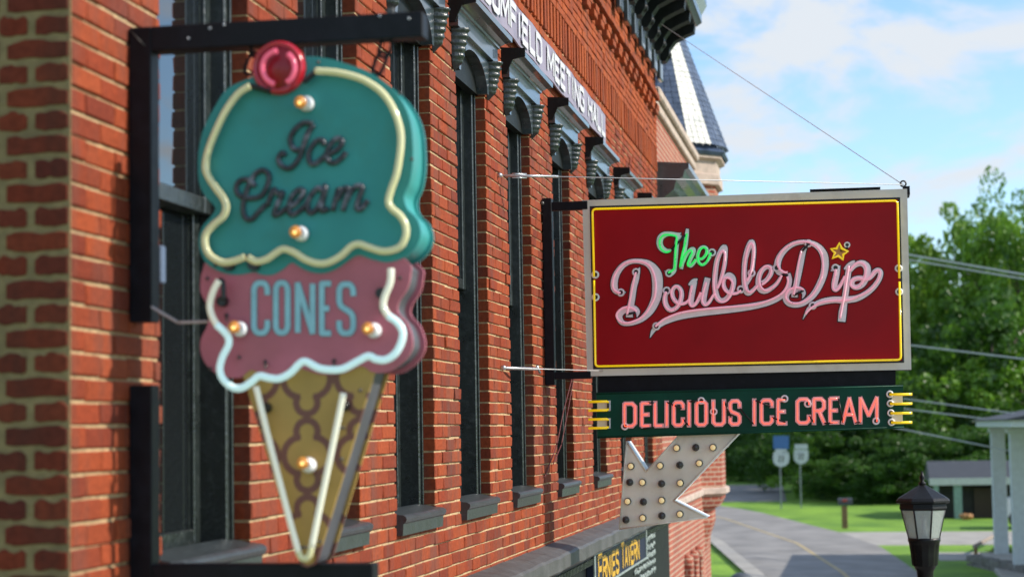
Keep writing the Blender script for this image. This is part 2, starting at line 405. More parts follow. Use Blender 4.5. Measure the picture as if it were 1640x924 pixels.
def strip(name, fl, fr, y0, y1, lift, mat, step=1.0):
    mb = MB(); Y = y0; rows = []
    Ys = [y0]+[float(k) for k in range(int(math.floor(y0))+1, int(math.ceil(y1)))]+[y1]
    for Y in Ys:
        a, b = fl(Y), fr(Y); n = 6
        rows.append([(a+(b-a)*k/n, Y, gz(Y)+lift) for k in range(n+1)])
    v = [p for r in rows for p in r]
    mb.add(v, [(j*7+i, j*7+i+1, (j+1)*7+i+1, (j+1)*7+i) for j in range(len(rows)-1) for i in range(6)])
    return setting(mb.build(name, mat))
YE = max(p[1] for p in RR)
strip('road', lambda Y: interp(RL, Y), lambda Y: interp(RR, Y), -40, YE, .006, m_asphalt)
ys0, ys1 = G(1412, 876).y, G(1344, 852).y
strip('side_road', lambda Y: interp(RR, Y)-.05, lambda Y: 70, ys0+.8, ys1, .003, m_concrete)
yf0, yf1 = G(1200, 803).y, G(1200, 776).y
strip('far_road', lambda Y: -90, lambda Y: G(1262, 800).x-(Y-yf0)*.05, yf0, yf1, .005, m_asphalt)
CL = GP([(1362, 930), (1350, 917), (1277, 870), (1160, 830), (1100, 817)])
for dx in (0.0,):
    strip('centre_line', lambda Y: interp(CL, Y)-.06+dx, lambda Y: interp(CL, Y)+.06+dx, min(p[1] for p in CL), max(p[1] for p in CL), .012, m_yellowline)
strip('kerb', lambda Y: interp(RL, Y)-.42, lambda Y: interp(RL, Y)+.02, 30, max(p[1] for p in RL), .10, m_concrete)
mb = MB()
Ys = [-40]+list(range(-30, 31, 2))
vv = []
for Y in Ys:
    x = interp(RL, Y); z = gz(Y)
    vv += [(x, Y, z-.05), (x, Y, z+.13), (x-.16, Y, z+.135), (x-1.75, Y, z+.135), (x-1.75, Y, z-.05)]
mb.add(vv, [(j*5+i, j*5+i+1, (j+1)*5+i+1, (j+1)*5+i) for j in range(len(Ys)-1) for i in range(4)])
setting(mb.build('pavement', m_concrete))

# ================================================================== CORNER BUILDING (long brick facade)
CORN_Y, END_Y = 4.939, 21.25
ZB, ZT = H-1.0, H+4.15
bld = thing('brick_building', 'long orange brick building with tall dark windows lining the left side', 'building', (FX, CORN_Y, 0))
WIN = [(5.625, 6.526), (7.15, 8.053), (8.706, 9.557), (10.202, 11.067), (11.775, 12.645), (13.62, 14.47), (15.55, 16.42), (17.42, 18.29), (19.38, 20.25)]
SZ, TZ = H-.375, H+2.246                      # sill top, springing top of the openings
# mortar core with the window openings left free
mb = MB(); e = .004; cuts = [CORN_Y]+[c for w in WIN for c in w]+[END_Y]
for i in range(0, len(cuts), 2):
    mb.box((FX-.5, cuts[i]+(e if i else 0), SZ-.12), (FX-.009, cuts[i+1]-e, TZ+.02))
mb.box((FX-.5, CORN_Y, ZB), (FX-.009, END_Y, SZ-.12)); mb.box((FX-.5, CORN_Y, TZ+.02), (FX-.009, END_Y, ZT))
wall = mb.build('wall', m_mortar, bld)
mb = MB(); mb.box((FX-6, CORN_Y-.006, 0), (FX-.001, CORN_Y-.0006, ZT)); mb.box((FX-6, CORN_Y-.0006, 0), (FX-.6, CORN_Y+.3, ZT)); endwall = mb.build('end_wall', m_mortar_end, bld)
mb = MB(); mb.box((FX-6, END_Y-.3, 0), (FX-.02, END_Y-.002, ZT)); mb.box((FX-6.3, CORN_Y, 0), (FX-6, END_Y, ZT)); mb.box((FX-6, CORN_Y, ZT-.4), (FX-.5, END_Y, ZT-.2))
mb.build('rear_wall', m_mortar, bld)

# bricks: (y0, y1, z0, z1, x_front, depth, kind)
BR = []; CH = .0685; JT = .0095
zc = ZB+.01; row = 0
SOLD = (H+2.9145, H+3.1885); DENT = (H+3.52, H+3.67)
while zc < ZT-.03:
    z0, z1 = zc, zc+CH-JT
    band = SOLD[0]-.02 < zc < SOLD[1]-.02
    if not band:
        holes = [(a, b) for a, b in WIN if z1 > SZ-.05 and z0 < TZ-.02]
        segs = []; c = CORN_Y+.001
        for a, b in holes: segs.append((c, a)); c = b
        segs.append((c, END_Y))
        proud = 0.0
        if zc > SOLD[1]: proud = .012
        if DENT[1] < zc < DENT[1]+CH: proud = .06
        for a, b in segs:
            k = math.floor((a-CORN_Y)/.213)-1
            off = 0 if row % 2 else -.1065
            edges = [a]
            while True:
                y = CORN_Y+off+k*.213; k += 1
                if y <= a+.045: continue
                if y >= b-.045: break
                edges.append(y)
            edges.append(b)
            for i_, (p, q) in enumerate(zip(edges, edges[1:])):
                dz = rng.normal(0, .0011); jx = rng.normal(0, .0022)
                g0 = 0 if p == a else JT*.32; g1 = 0 if q == b else JT*.32
                x = FX+proud+jx
                if DENT[0] < zc+.02 < DENT[1] and i_ % 2: x += .05
                BR.append((p+g0, q-g1, z0+dz+rng.normal(0, .0006), z1+dz, x, .10+proud, 0))
    zc += CH; row += 1
y = CORN_Y+.01; k = 0
while y < END_Y-.05:                          # soldier band: upright bricks, every other one set back
    BR.append((y, y+.066, SOLD[0], SOLD[1]-.006, FX+(.014 if k % 2 else -.003)+rng.normal(0, .002), .1, 0)); y += .074; k += 1
bricks_end = []
zc = ZB+.01; row = 0
while zc < H+2.9:
    x = FX-.006; k = 0
    while x > FX-1.5:
        if row % 2 == 0: ln = .190
        else: ln = .086 if k % 2 else .100
        if row % 2 == 0 and k == 0: ln = .187
        bricks_end.append((x-ln, x, zc+.0075, zc+CH-.0065)); x -= ln+.024; k += 1
    zc += CH; row += 1

def brick_verts(dy, dz, depth, bev=.0045, seed=0):
    """front face looks towards +X, origin in the middle of the front face"""
    a, b = dy/2, dz/2; e = bev; r = random.Random(seed)
    def j(): return r.uniform(-.0018, .0018)
    fr = [(0+j(), -a+e+j(), -b+e+j()), (0+j(), a-e+j(), -b+e+j()), (0+j(), a-e+j(), b-e+j()), (0+j(), -a+e+j(), b-e+j())]
    mid = [(-e, -a, -b), (-e, a, -b), (-e, a, b), (-e, -a, b)]
    bk = [(-depth, -a, -b), (-depth, a, -b), (-depth, a, b), (-depth, -a, b)]
    f = [(0, 1, 2, 3)]+[(4+i, 4+(i+1) % 4, (i+1) % 4, i) for i in range(4)]+[(8+i, 8+(i+1) % 4, 4+(i+1) % 4, 4+i) for i in range(4)]
    return fr+mid+bk, f
def scr(b):
    pts = [proj((b[4], y, z)) for y in (b[0], b[1]) for z in (b[2], b[3])]
    x0 = max(0, min(p[0] for p in pts)); x1 = min(1640, max(p[0] for p in pts)); y0 = max(0, min(p[1] for p in pts)); y1 = min(924, max(p[1] for p in pts))
    if x1 <= x0 or y1 <= y0: return 0
    c = ((x0+x1)/2, (y0+y1)/2)
    if 325 < c[0] < 655 and 100 < c[1] < 600: return 0     # stands behind the hanging sign
    if 198 < c[0] < 229 and not 520 < c[1] < 615: return 0
    return (x1-x0)*(y1-y0)
BR_s = sorted(BR, key=scr, reverse=True)
end_vis = []
for b in bricks_end:
    p = [proj((x, CORN_Y, z)) for x in (b[0], b[1]) for z in (b[2], b[3])]
    if max(q[0] for q in p) > 0 and max(q[1] for q in p) > 0 and min(q[1] for q in p) < 924: end_vis.append(b)
NI = 296-len(end_vis)
cache = {}
def brick_obj(b, up=False):
    dy, dz, depth = round(b[1]-b[0], 3), round(b[3]-b[2], 3), round(b[5], 2)
    key = (dy, dz, depth, random.randint(0, 2), up)
    if key not in cache:
        v, f = brick_verts(dy, dz, depth, seed=hash(key) & 0xffff); me = bpy.data.meshes.new('brick'); me.from_pydata(v, [], f)
        me.materials.append(m_brick_up if up else m_brick); cache[key] = me
    o = bpy.data.objects.new('brick', cache[key]); COL.objects.link(o); o.parent = wall
    o.location = (b[4]-FX, (b[0]+b[1])/2-CORN_Y, (b[2]+b[3])/2)
for b in BR_s[:NI]: brick_obj(b)
def brick_field(name, lst, mat, parent):
    V = []; F = []; n = 0
    for i, b in enumerate(lst):
        v, f = brick_verts(b[1]-b[0], b[3]-b[2], b[5], seed=i); c = (b[4]-FX, (b[0]+b[1])/2-CORN_Y, (b[2]+b[3])/2)
        V += [(p[0]+c[0], p[1]+c[1], p[2]+c[2]) for p in v]; F += [tuple(q+n for q in t) for t in f]; n += 12
    me = bpy.data.meshes.new(name); me.from_pydata(V, [], F); me.materials.append(mat)
    o = bpy.data.objects.new(name, me); COL.objects.link(o); o.parent = parent; o['kind'] = 'stuff'; return o
rest = BR_s[NI:]
brick_field('brickwork', [b for b in rest if b[2] < SOLD[0]-.1], m_brick, wall)
brick_field('upper_brickwork', [b for b in rest if b[2] >= SOLD[0]-.1], m_brick_up, wall)
# end wall: hand made bricks with smeared, uneven outlines
def rough_brick(x0, x1, z0, z1, seed):
    r = random.Random(seed); n = 7; out = []
    def w(s): return r.gauss(0, .0022)
    top = [(x0+(x1-x0)*i/n, z1+w(1)+.004*math.sin(seed+i*1.1)) for i in range(n+1)]
    bot = [(x1+(x0-x1)*i/n, z0+w(1)*.6+.002*math.sin(seed*2+i)) for i in range(n+1)]
    top = [(x, z-(.006 if i in (0, n) else 0)) for i, (x, z) in enumerate(top)]
    bot = [(x, z+(.004 if i in (0, n) else 0)) for i, (x, z) in enumerate(bot)]
    out = top+bot; m = len(out)
    cx, cz = (x0+x1)/2, (z0+z1)/2
    fr = [(x+(cx-x)*.03, CORN_Y-.011, z+(cz-z)*.12) for x, z in out]; bk = [(x, CORN_Y-.004, z) for x, z in out]
    mb = MB(); mb.add(fr+bk, [tuple(range(m))[::-1]]+[(i, (i+1) % m, (i+1) % m+m, i+m) for i in range(m)]); return mb
for i, b in enumerate(bricks_end):
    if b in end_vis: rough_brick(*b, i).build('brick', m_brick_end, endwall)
mbf = MB()
for i, b in enumerate(bricks_end):
    if b not in end_vis:
        q = rough_brick(*b, i); mbf.add(q.v, q.f)
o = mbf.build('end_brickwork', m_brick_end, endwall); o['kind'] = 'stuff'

def corbel(y, ztop, parent):
    mb = MB(); n = 30; seg = 10; vs = []
    for i in range(n+1):
        t = i/n; z = ztop-.24*t
        r = (.052*(1-.25*t))*(1 if t < .72 else max(.03, math.cos((t-.72)/.28*math.pi/2)))
        ridge = 1+.055*math.sin(t*2*math.pi*6.5)
        for k in range(seg+1):
            a = -math.pi/2+math.pi*k/seg
            rr = r*ridge*(1+.05*math.cos(4*a))
            vs.append((FX+.002+max(0, math.cos(a))*rr*1.75*(1-.35*t), y+math.sin(a)*rr, z))
    fs = [(i*(seg+1)+k, i*(seg+1)+k+1, (i+1)*(seg+1)+k+1, (i+1)*(seg+1)+k) for i in range(n) for k in range(seg)]
    mb.add(vs, fs, True); return mb.build('corbel', m_corbel, parent)
def window(y0, y1, idx):
    X1 = FX-.072
    fr = MB()                                        # brick mould and jamb
    for a, b in ((y0, y0+.055), (y1-.055, y1)):
        fr.box((X1-.12, a, SZ-.02), (X1, b, TZ), .006)
        fr.box((X1, a+.012 if a == y0 else a+.028, SZ), (X1+.012, b-.028 if a == y0 else b-.012, TZ-.02), .003)
    fr.box((X1-.12, y0+.055, TZ-.06), (X1-.003, y1-.055, TZ))
    fr.box((X1-.16, y0, SZ-.10), (X1+.02, y1, SZ-.018), .006)
    w = fr.build('window', m_green, bld)
    zm = SZ+1.22+(.03 if idx else -.02)
    st = .062
    for nm, xo, za, zb in (('upper_sash', X1-.055, zm-.03, TZ-.06), ('lower_sash', X1-.10, SZ-.018, zm+.03)):
        s = MB(); a, b = y0+.056, y1-.056
        s.box((xo-.035, a, za), (xo, a+st, zb), .004); s.box((xo-.035, b-st, za), (xo, b, zb), .004)
        s.box((xo-.035, a+st, za), (xo-.002, b-st, za+.06), .004); s.box((xo-.035, a+st, zb-.06), (xo-.002, b-st, zb), .004)
        s.box((xo-.034, a+st, za+.06), (xo-.018, a+st+.012, zb-.06)); s.box((xo-.034, b-st-.012, za+.06), (xo-.018, b-st, zb-.06))
        so = s.build(nm, m_green, w)
        p = MB(); p.box((xo-.028, a+st+.002, za+.055), (xo-.022, b-st-.002, zb-.055)); p.build('pane', m_glass, w)
    # sill: sloped top, rolled lip, straight apron
    prof = [(-.09, SZ+.004), (.012, SZ-.016), (.032, SZ-.018), (.046, SZ-.026), (.05, SZ-.038), (.044, SZ-.052), (.033, SZ-.06), (.030, SZ-.115), (-.006, SZ-.115), (-.006, SZ-.09), (-.09, SZ-.05)]
    sl = MB(); sl.prism([(FX+p, y0-.006, z) for p, z in prof], (0, y1-y0+.03, 0)); o = sl.build('sill', m_sill, w); fix_normals(o)
    # hood: frieze, cove, projecting cap
    a, b = y0-.15, y1+.16
    prof = [(-.002, TZ), (.05, TZ), (.05, TZ+.095), (.062, TZ+.098), (.064, TZ+.112), (.075, TZ+.116), (.10, TZ+.128), (.142, TZ+.134), (.145, TZ+.165), (.0, TZ+.18), (-.002, TZ+.18)]
    hd = MB(); hd.prism([(FX+p, a, z) for p, z in prof], (0, b-a, 0))
    en = MB(); en.prism([(FX+p, a-.014, z) for p, z in ((.0, TZ+.02), (.035, TZ+.02), (.05, TZ+.06), (.075, TZ+.11), (.155, TZ+.125), (.155, TZ+.178), (0, TZ+.19))], (0, .013, 0)); o = en.build('hood_end', m_black, w); fix_normals(o)
    # arched board under the frieze
    n = 16; zs = TZ-.215
    arc = []
    for i in range(n+1):
        t = math.pi*i/n; arc.append(((y0+y1)/2-math.cos(t)*(y1-y0)/2*.9, zs+math.sin(t)*.18))
    vs = []; X = FX+.022
    for yy, zz in arc: vs += [(X, yy, zz), (X, yy, TZ), (X-.12, yy, zz), (X-.12, yy, TZ)]
    fs = []
    for i in range(n):
        q = 4*i; fs += [(q, q+4, q+5, q+1), (q, q+2, q+6, q+4), (q+2, q+3, q+7, q+6)]
    hd.add(vs, fs)
    for ya, yb in ((y0-.002, arc[0][0]), (arc[-1][0], y1+.002)): hd.box((X-.12, ya, zs-.0), (X, yb, TZ-.001))
    o = hd.build('hood', m_hood, w); fix_normals(o)
    corbel(y0-.06, TZ-.002, w); corbel(y1+.06, TZ-.002, w)
    # tympanum board behind the arch
    t = MB(); t.box((X1-.02, y0+.002, zs-.0), (X1+.03, y1-.002, TZ-.005)); t.build('arch_panel', m_black, w)
for i, (a, b) in enumerate(WIN): window(a, b, i)
# parted card on the first meeting rail
mb = MB(); mb.box((FX-.155, 5.82, H+.895), (FX-.150, 6.08, H+.955)); tag(mb.build('card', m_porc, None, (0, 0, 0)), 'small pale card propped on the nearest window rail', 'card')

# roof cornice
prof = [(0, ZT-.12), (.05, ZT-.12), (.05, ZT-.02), (.09, ZT+.02), (.09, ZT+.30), (.14, ZT+.34), (.16, ZT+.40), (.50, ZT+.43), (.56, ZT+.47), (.56, ZT+.56), (.62, ZT+.66), (.62, ZT+.72), (0, ZT+.8)]
mb = MB(); mb.prism([(FX+p-.003, CORN_Y-.1, z) for p, z in prof], (0, END_Y-CORN_Y+.12, 0)); cornice = mb.build('cornice', m_hood, bld); fix_normals(cornice)
y = END_Y-.12
while y > 12.0:
    pr = [(.09, ZT+.0), (.15, ZT+.01), (.19, ZT+.07), (.20, ZT+.15), (.26, ZT+.23), (.38, ZT+.29), (.48, ZT+.33), (.49, ZT+.415), (.09, ZT+.395)]
    b = MB(); b.prism([(FX+p, y-.085, z) for p, z in pr], (0, .17, 0)); b.sphere((FX+.17, y, ZT+.09), .05, 8, 6); o = b.build('bracket', m_black, cornice); b = MB(); b.box((FX+.05, y-.12, ZT-.20), (FX+.10, y+.12, ZT+.02), .01); o2 = b.build('bracket_foot', m_hood, cornice); fix_normals(o); y -= .62
# panel moulding blocks between the brackets
y = END_Y-.43
while y > 12.0:
    b = MB(); b.box((FX+.085, y-.16, ZT+.07), (FX+.105, y+.16, ZT+.27), .008); b.build('frieze_panel', m_hood, cornice); y -= .62
# banner
def on_wall(p):
    def f(x, y, d): return PX_(x, y, FX+p+d)
    return f
BZ0, BZ1, BY0, BY1 = H+2.535, H+2.785, 7.2, 16.45
XB = FX+.045
mb = MB(); n = 40
vs = []
for i in range(n+1):
    y = BY0+(BY1-BY0)*i/n; wv = .006*math.sin(i*1.7)
    vs += [(XB+wv, y, BZ0), (XB+wv, y, BZ1), (XB+wv-.012, y, BZ0), (XB+wv-.012, y, BZ1)]
fs = []
for i in range(n):
    q = 4*i; fs += [(q, q+4, q+5, q+1), (q+2, q+3, q+7, q+6), (q+1, q+5, q+7, q+3), (q, q+2, q+6, q+4)]
fs += [(0, 1, 3, 2), (4*n, 4*n+2, 4*n+3, 4*n+1)]
mb.add(vs, fs)
ban = thing('banner', 'long dark purple banner with white capitals above the window hoods', 'banner', (XB, BY0, BZ0))
mb.build('cloth', m_banner, ban)
FONT = {
 'A': [[(0, 0), (.5, 1), (1, 0)], [(.2, .32), (.8, .32)]],
 'B': [[(0, 0), (0, 1), (.7, 1), (.95, .85), (.95, .65), (.7, .52), (0, .52)], [(.7, .52), (1, .38), (1, .15), (.7, 0), (0, 0)]],
 'C': [[(1, .76), (1, .9), (.78, 1), (.22, 1), (0, .9), (0, .1), (.22, 0), (.78, 0), (1, .1), (1, .26)]],
 'D': [[(0, 0), (0, 1), (.72, 1), (1, .86), (1, .14), (.72, 0), (0, 0)]],
 'E': [[(1, 1), (0, 1), (0, 0), (1, 0)], [(0, .5), (.8, .5)]],
 'F': [[(1, 1), (0, 1), (0, 0)], [(0, .5), (.8, .5)]],
 'G': [[(1, .76), (1, .9), (.78, 1), (.22, 1), (0, .9), (0, .1), (.22, 0), (.78, 0), (1, .1), (1, .45), (.6, .45)]],
 'H': [[(0, 0), (0, 1)], [(1, 0), (1, 1)], [(0, .5), (1, .5)]],
 'I': [[(.5, 0), (.5, 1)]],
 'L': [[(0, 1), (0, 0), (1, 0)]],
 'M': [[(0, 0), (0, 1), (.5, .25), (1, 1), (1, 0)]],
 'N': [[(0, 0), (0, 1), (1, 0), (1, 1)]],
 'O': [[(.5, 1), (.22, 1), (0, .9), (0, .1), (.22, 0), (.78, 0), (1, .1), (1, .9), (.78, 1), (.5, 1)]],
 'R': [[(0, 0), (0, 1), (.72, 1), (1, .88), (1, .62), (.72, .5), (0, .5)], [(.5, .5), (1, 0)]],
 'S': [[(1, .76), (1, .9), (.78, 1), (.22, 1), (0, .9), (0, .64), (.15, .54), (.85, .42), (1, .32), (1, .1), (.78, 0), (.22, 0), (0, .1), (0, .26)]],
 'T': [[(0, 1), (1, 1)], [(.5, 1), (.5, 0)]],
 'U': [[(0, 1), (0, .1), (.22, 0), (.78, 0), (1, .1), (1, 1)]],
 'V': [[(0, 1), (.5, 0), (1, 1)]],
}
def bars(mb, stroke, hw, f3, lift, th=.0):
    """stroke of straight mitred bars; f3(u, v, lift) -> point"""
    P = [Vector(p) for p in stroke]
    for k, (a, b) in enumerate(zip(P, P[1:])):
        t = (b-a)
        if t.length < 1e-6: continue
        t.normalize(); n = Vector((-t.y, t.x))
        ea = hw*.98 if k or True else 0
        a2 = a-t*(hw*.42 if k else hw*.0); b2 = b+t*(hw*.42 if k < len(P)-2 else 0)
        q = [a2+n*hw, a2-n*hw, b2-n*hw, b2+n*hw]
        mb.add([f3(p.x, p.y, lift+.00025*k) for p in q], [(0, 1, 2, 3)])
def wall_text(txt, y, z, hgt, wid, gap, hw, X, mat, parent, space=None):
    for ch in txt:
        if ch == ' ': y += space or wid; continue
        wd = wid*(.42 if ch == 'I' else 1.25 if ch == 'M' else 1)
        mb = MB(); j = 0
        for st in FONT[ch]:
            pts = [(y+u*wd if ch != 'I' else y+wd/2, z+v*hgt) for u, v in st]
            bars(mb, pts, hw, lambda u, v, l: (X+l, u, v), .0004*j); j += 5
        mb.build('letter', mat, parent); y += wd+gap
    return y
# the words run away from the camera: BLOOMFIELD MEETING HALL, last letter ends near the far edge
txt = 'BLOOMFIELD MEETING HALL'
def tw(t, wid, gap, sp): return sum(sp if c == ' ' else wid*(.42 if c == 'I' else 1.25 if c == 'M' else 1)+gap for c in t)
wid, gap, sp = .205, .075, .20
y_start = 16.38-tw(txt, wid, gap, sp)
wall_text(txt, y_start, BZ0+.045, .165, wid, gap, .022, XB+.009, m_white, ban, sp)

# ---- shopfront below: sheet metal cornice, iron frieze, board of the tavern
sf = bld
prof = [(-.003, H-.805), (.10, H-.825), (.165, H-.845), (.18, H-.86), (.18, H-.945), (.165, H-.96), (.13, H-.97), (.095, H-1.0), (.09, H-1.06), (.06, H-1.08), (-.003, H-1.09)]
mb = MB(); vs = []; n = 60
for i in range(n+1):
    y = CORN_Y+(END_Y-CORN_Y)*i/n
    wv = .003*math.sin(i*1.3)+.003*math.sin(i*3.1)
    vs += [(FX+p, y, z+(wv if 0 < k < 6 else 0)) for k, (p, z) in enumerate(prof)]
m_ = len(prof)
mb.add(vs, [(i*m_+k, i*m_+k+1, (i+1)*m_+k+1, (i+1)*m_+k) for i in range(n) for k in range(m_-1)])
m_tin = M('tin_cornice', (.075, .074, .074), .55, var=.3, vscale=5, bump=.5, bscale=25, dirt_or_glint=(.07, .065, .06), dscale=3)
shopc = mb.build('shop_cornice', m_tin, bld); fix_normals(shopc)
y = CORN_Y+1
den = MB()
while y < END_Y-.05:
    den.box((FX+.08, y, H-1.05), (FX+.115, y+.035, H-1.005)); y += .07
o = den.build('dentils', m_green, shopc); o['kind'] = 'stuff'
mb = MB(); mb.box((FX-.3, CORN_Y, 0), (FX+.05, END_Y-.02, H-1.06)); mb.build('shopfront', m_black, bld)
# cast scroll work on the frieze
m_cast = M('cast_iron_pale', (.27, .32, .30), .5, var=.4, vscale=30, bump=.3, dirt_or_glint=(.06, .07, .07), dscale=18)
def scrolls(y0, y1, z0, z1):
    mb = MB()
    r = random.Random(3); y = y0+.03
    while y < y1-.03:
        for z in np.arange(z0+.05, z1-.03, .085):
            c = (y+r.uniform(-.01, .01), z+r.uniform(-.01, .01)); s = r.choice((-1, 1)); rad = r.uniform(.022, .034); a0 = r.uniform(0, 6)
            pts = [(FX+.062, c[0]+math.cos(a0+s*t*.55)*rad*(1-t/14), c[1]+math.sin(a0+s*t*.55)*rad*(1-t/14)) for t in range(11)]
            mb.tube(pts, .009, 5)
        y += .085
    return mb
o = scrolls(12.2, 13.72, H-1.42, H-1.09).build('frieze_scrollwork', m_cast, bld); o['kind'] = 'stuff'
o = scrolls(17.75, 19.6, H-1.50, H-1.05).build('frieze_scrollwork', m_cast, bld); o['kind'] = 'stuff'
tl, tr, br = PX_(950, 883, FX+.11), PX_(1034, 845, FX+.11), PX_(1035, 894, FX+.11)
TY0, TY1, TZ1, TZ0 = tl.y, tr.y, tr.z, br.z
tav = thing('tavern_sign', 'navy tavern board with gold lettering under the grey shop cornice', 'sign', (FX+.05, TY0, TZ0))
mb = MB(); mb.box((FX+.05, TY0, TZ0), (FX+.11, TY1, TZ1), .006); mb.build('board', m_navy, tav)
mb = MB()
for a, b in (((TY0, TZ0), (TY1, TZ0+.018)), ((TY0, TZ1-.018), (TY1, TZ1)), ((TY0, TZ0+.018), (TY0+.05, TZ1-.018)), ((TY1-.05, TZ0+.018), (TY1, TZ1-.018))):
    mb.box((FX+.108, a[0], a[1]), (FX+.122, b[0], b[1]), .003)
mb.build('board_edge', m_cast, tav)
hh = (TZ1-TZ0)
ww = (TY1-TY0-.5)
def tav_word(word, y, wl, ws):
    y = wall_text(word[0], y, TZ0+hh*.16, hh*.70, wl, ws*.28, .024, FX+.113, m_gold, tav)
    return wall_text(word[1:], y, TZ0+hh*.16, hh*.58, ws, ws*.28, .022, FX+.113, m_gold, tav)
u = ww/(12*1.28+1.6+.9*2-1)
y = tav_word('ERNIES', TY0+.28, u*1.15, u)
tav_word('TAVERN', y+u*.8, u*1.15, u)
# ================================================================== SECOND BUILDING WITH CORNER TURRET
def brick_tex(name, c1, c2, mort, rough=.9):
    m, N, L, B = _mat(name)
    g = N.new('ShaderNodeNewGeometry'); sp = N.new('ShaderNodeSeparateXYZ'); L.new(g.outputs['Position'], sp.inputs[0])
    ad = N.new('ShaderNodeMath'); L.new(sp.outputs[0], ad.inputs[0]); L.new(sp.outputs[1], ad.inputs[1])
    cb = N.new('ShaderNodeCombineXYZ'); L.new(ad.outputs[0], cb.inputs[0]); L.new(sp.outputs[2], cb.inputs[1])
    t = N.new('ShaderNodeTexBrick'); t.inputs['Scale'].default_value = 1; t.inputs['Brick Width'].default_value = .215
    t.inputs['Row Height'].default_value = .0685; t.inputs['Mortar Size'].default_value = .011; t.inputs['Mortar Smooth'].default_value = .2
    t.inputs['Color1'].default_value = (*c1, 1); t.inputs['Color2'].default_value = (*c2, 1); t.inputs['Mortar'].default_value = (*mort, 1)
    L.new(cb.outputs[0], t.inputs['Vector'])
    nz = N.new('ShaderNodeTexNoise'); nz.inputs['Scale'].default_value = 2.5; nz.inputs['Detail'].default_value = 8
    L.new(g.outputs['Position'], nz.inputs['Vector'])
    r = N.new('ShaderNodeValToRGB'); r.color_ramp.elements[0].color = (.6, .58, .58, 1); r.color_ramp.elements[1].color = (1.25, 1.25, 1.25, 1)
    L.new(nz.outputs[0], r.inputs[0])
    mu = N.new('ShaderNodeMix'); mu.data_type = 'RGBA'; mu.blend_type = 'MULTIPLY'; mu.inputs[0].default_value = 1
    L.new(t.outputs[0], mu.inputs[6]); L.new(r.outputs[0], mu.inputs[7]); L.new(mu.outputs[2], B.inputs['Base Color'])
    B.inputs['Roughness'].default_value = rough
    b = N.new('ShaderNodeBump'); b.inputs['Strength'].default_value = .6; b.inputs['Distance'].default_value = .012; b.invert = True
    L.new(t.outputs['Fac'], b.inputs['Height']); L.new(b.outputs[0], B.inputs['Normal']); return m
m_salmon = brick_tex('salmon_brickwork', (.36, .085, .045), (.29, .065, .040), (.43, .31, .22))
F2 = -2.2; Y2 = 21.35; TY = 27.3
tb = thing('turret_building', 'salmon brick building with slate corner turret beyond the long facade', 'building', (F2, Y2, 0))
zc_ = PX_(1062, 140, F2).z-.24
mb = MB(); mb.box((F2-6, Y2, 0), (F2, TY+1.2, zc_-.12)); mb.build('wall', m_salmon, tb)
mb = MB(); mb.box((F2-.4, Y2-.02, zc_-.12), (F2+.10, TY-.5, zc_), .02); mb.box((F2-.3, Y2-.02, zc_-.24), (F2+.05, TY-.5, zc_-.122), .015); mb.build('coping', m_stone, tb)
# projecting metal window canopy
zt = PY(1103, 261, 21.6).z; zb = zt-.42; pj = PY(1103, 261, 21.6).x-F2
prof = [(0, zt+.03), (pj, zt), (pj, zt-.06), (pj-.05, zt-.08), (pj-.07, zt-.16), (pj-.15, zt-.2), (pj-.18, zt-.30), (.06, zb), (0, zb)]
mb = MB(); mb.prism([(F2+p, 21.6, z) for p, z in prof], (0, 3.6, 0)); o = mb.build('window_canopy', m_hood, tb); fix_normals(o)
mb = MB(); mb.box((F2-.2, 22.0, H+.6), (F2+.006, 22.9, zb-.05)); mb.box((F2-.2, 23.6, H+.6), (F2+.006, 24.6, zb-.05)); mb.build('window', m_glass, tb)
# turret
TC = Vector((-2.82, 27.75, 0)); TR = .98
def octa(r, z, c=TC, rot=22.5): return [(c.x+r*math.cos(math.radians(rot+45*k)), c.y+r*math.sin(math.radians(rot+45*k)), z) for k in range(8)]
def rings(levels, c=TC):
    mb = MB(); vs = []
    for r, z in levels: vs += octa(r, z, c)
    mb.add(vs, [(i*8+k, i*8+(k+1) % 8, (i+1)*8+(k+1) % 8, (i+1)*8+k) for i in range(len(levels)-1) for k in range(8)])
    mb.f.append(tuple(range((len(levels)-1)*8, len(levels)*8))); mb.sm.append(False); return mb
ze = PY(1161, 247, 27.3).z
zl = lambda py: PY(1150, py, 27.0).z
lv = [(.55, zl(1000)), (.60, zl(930)), (.72, zl(862)), (.80, zl(838)), (.80, zl(818)), (.90, zl(812)), (.96, zl(800)), (.97, zl(790)), (.97, ze-.42)]
tur = rings(lv).build('turret', m_salmon, tb)
rings([(.985, zl(793)), (1.03, zl(791)), (1.03, zl(783)), (.985, zl(781))]).build('stone_band', m_stone, tur)
rings([(.98, ze-.46), (1.04, ze-.44), (1.04, ze-.30), (1.0, ze-.28), (1.0, ze-.10), (1.08, ze-.06), (1.08, ze-.02)]).build('stone_band', m_stone, tur)
rings([(.975, zl(718)), (1.03, zl(716)), (1.03, zl(708)), (.98, zl(704))]).build('stone_band', m_stone, tur)
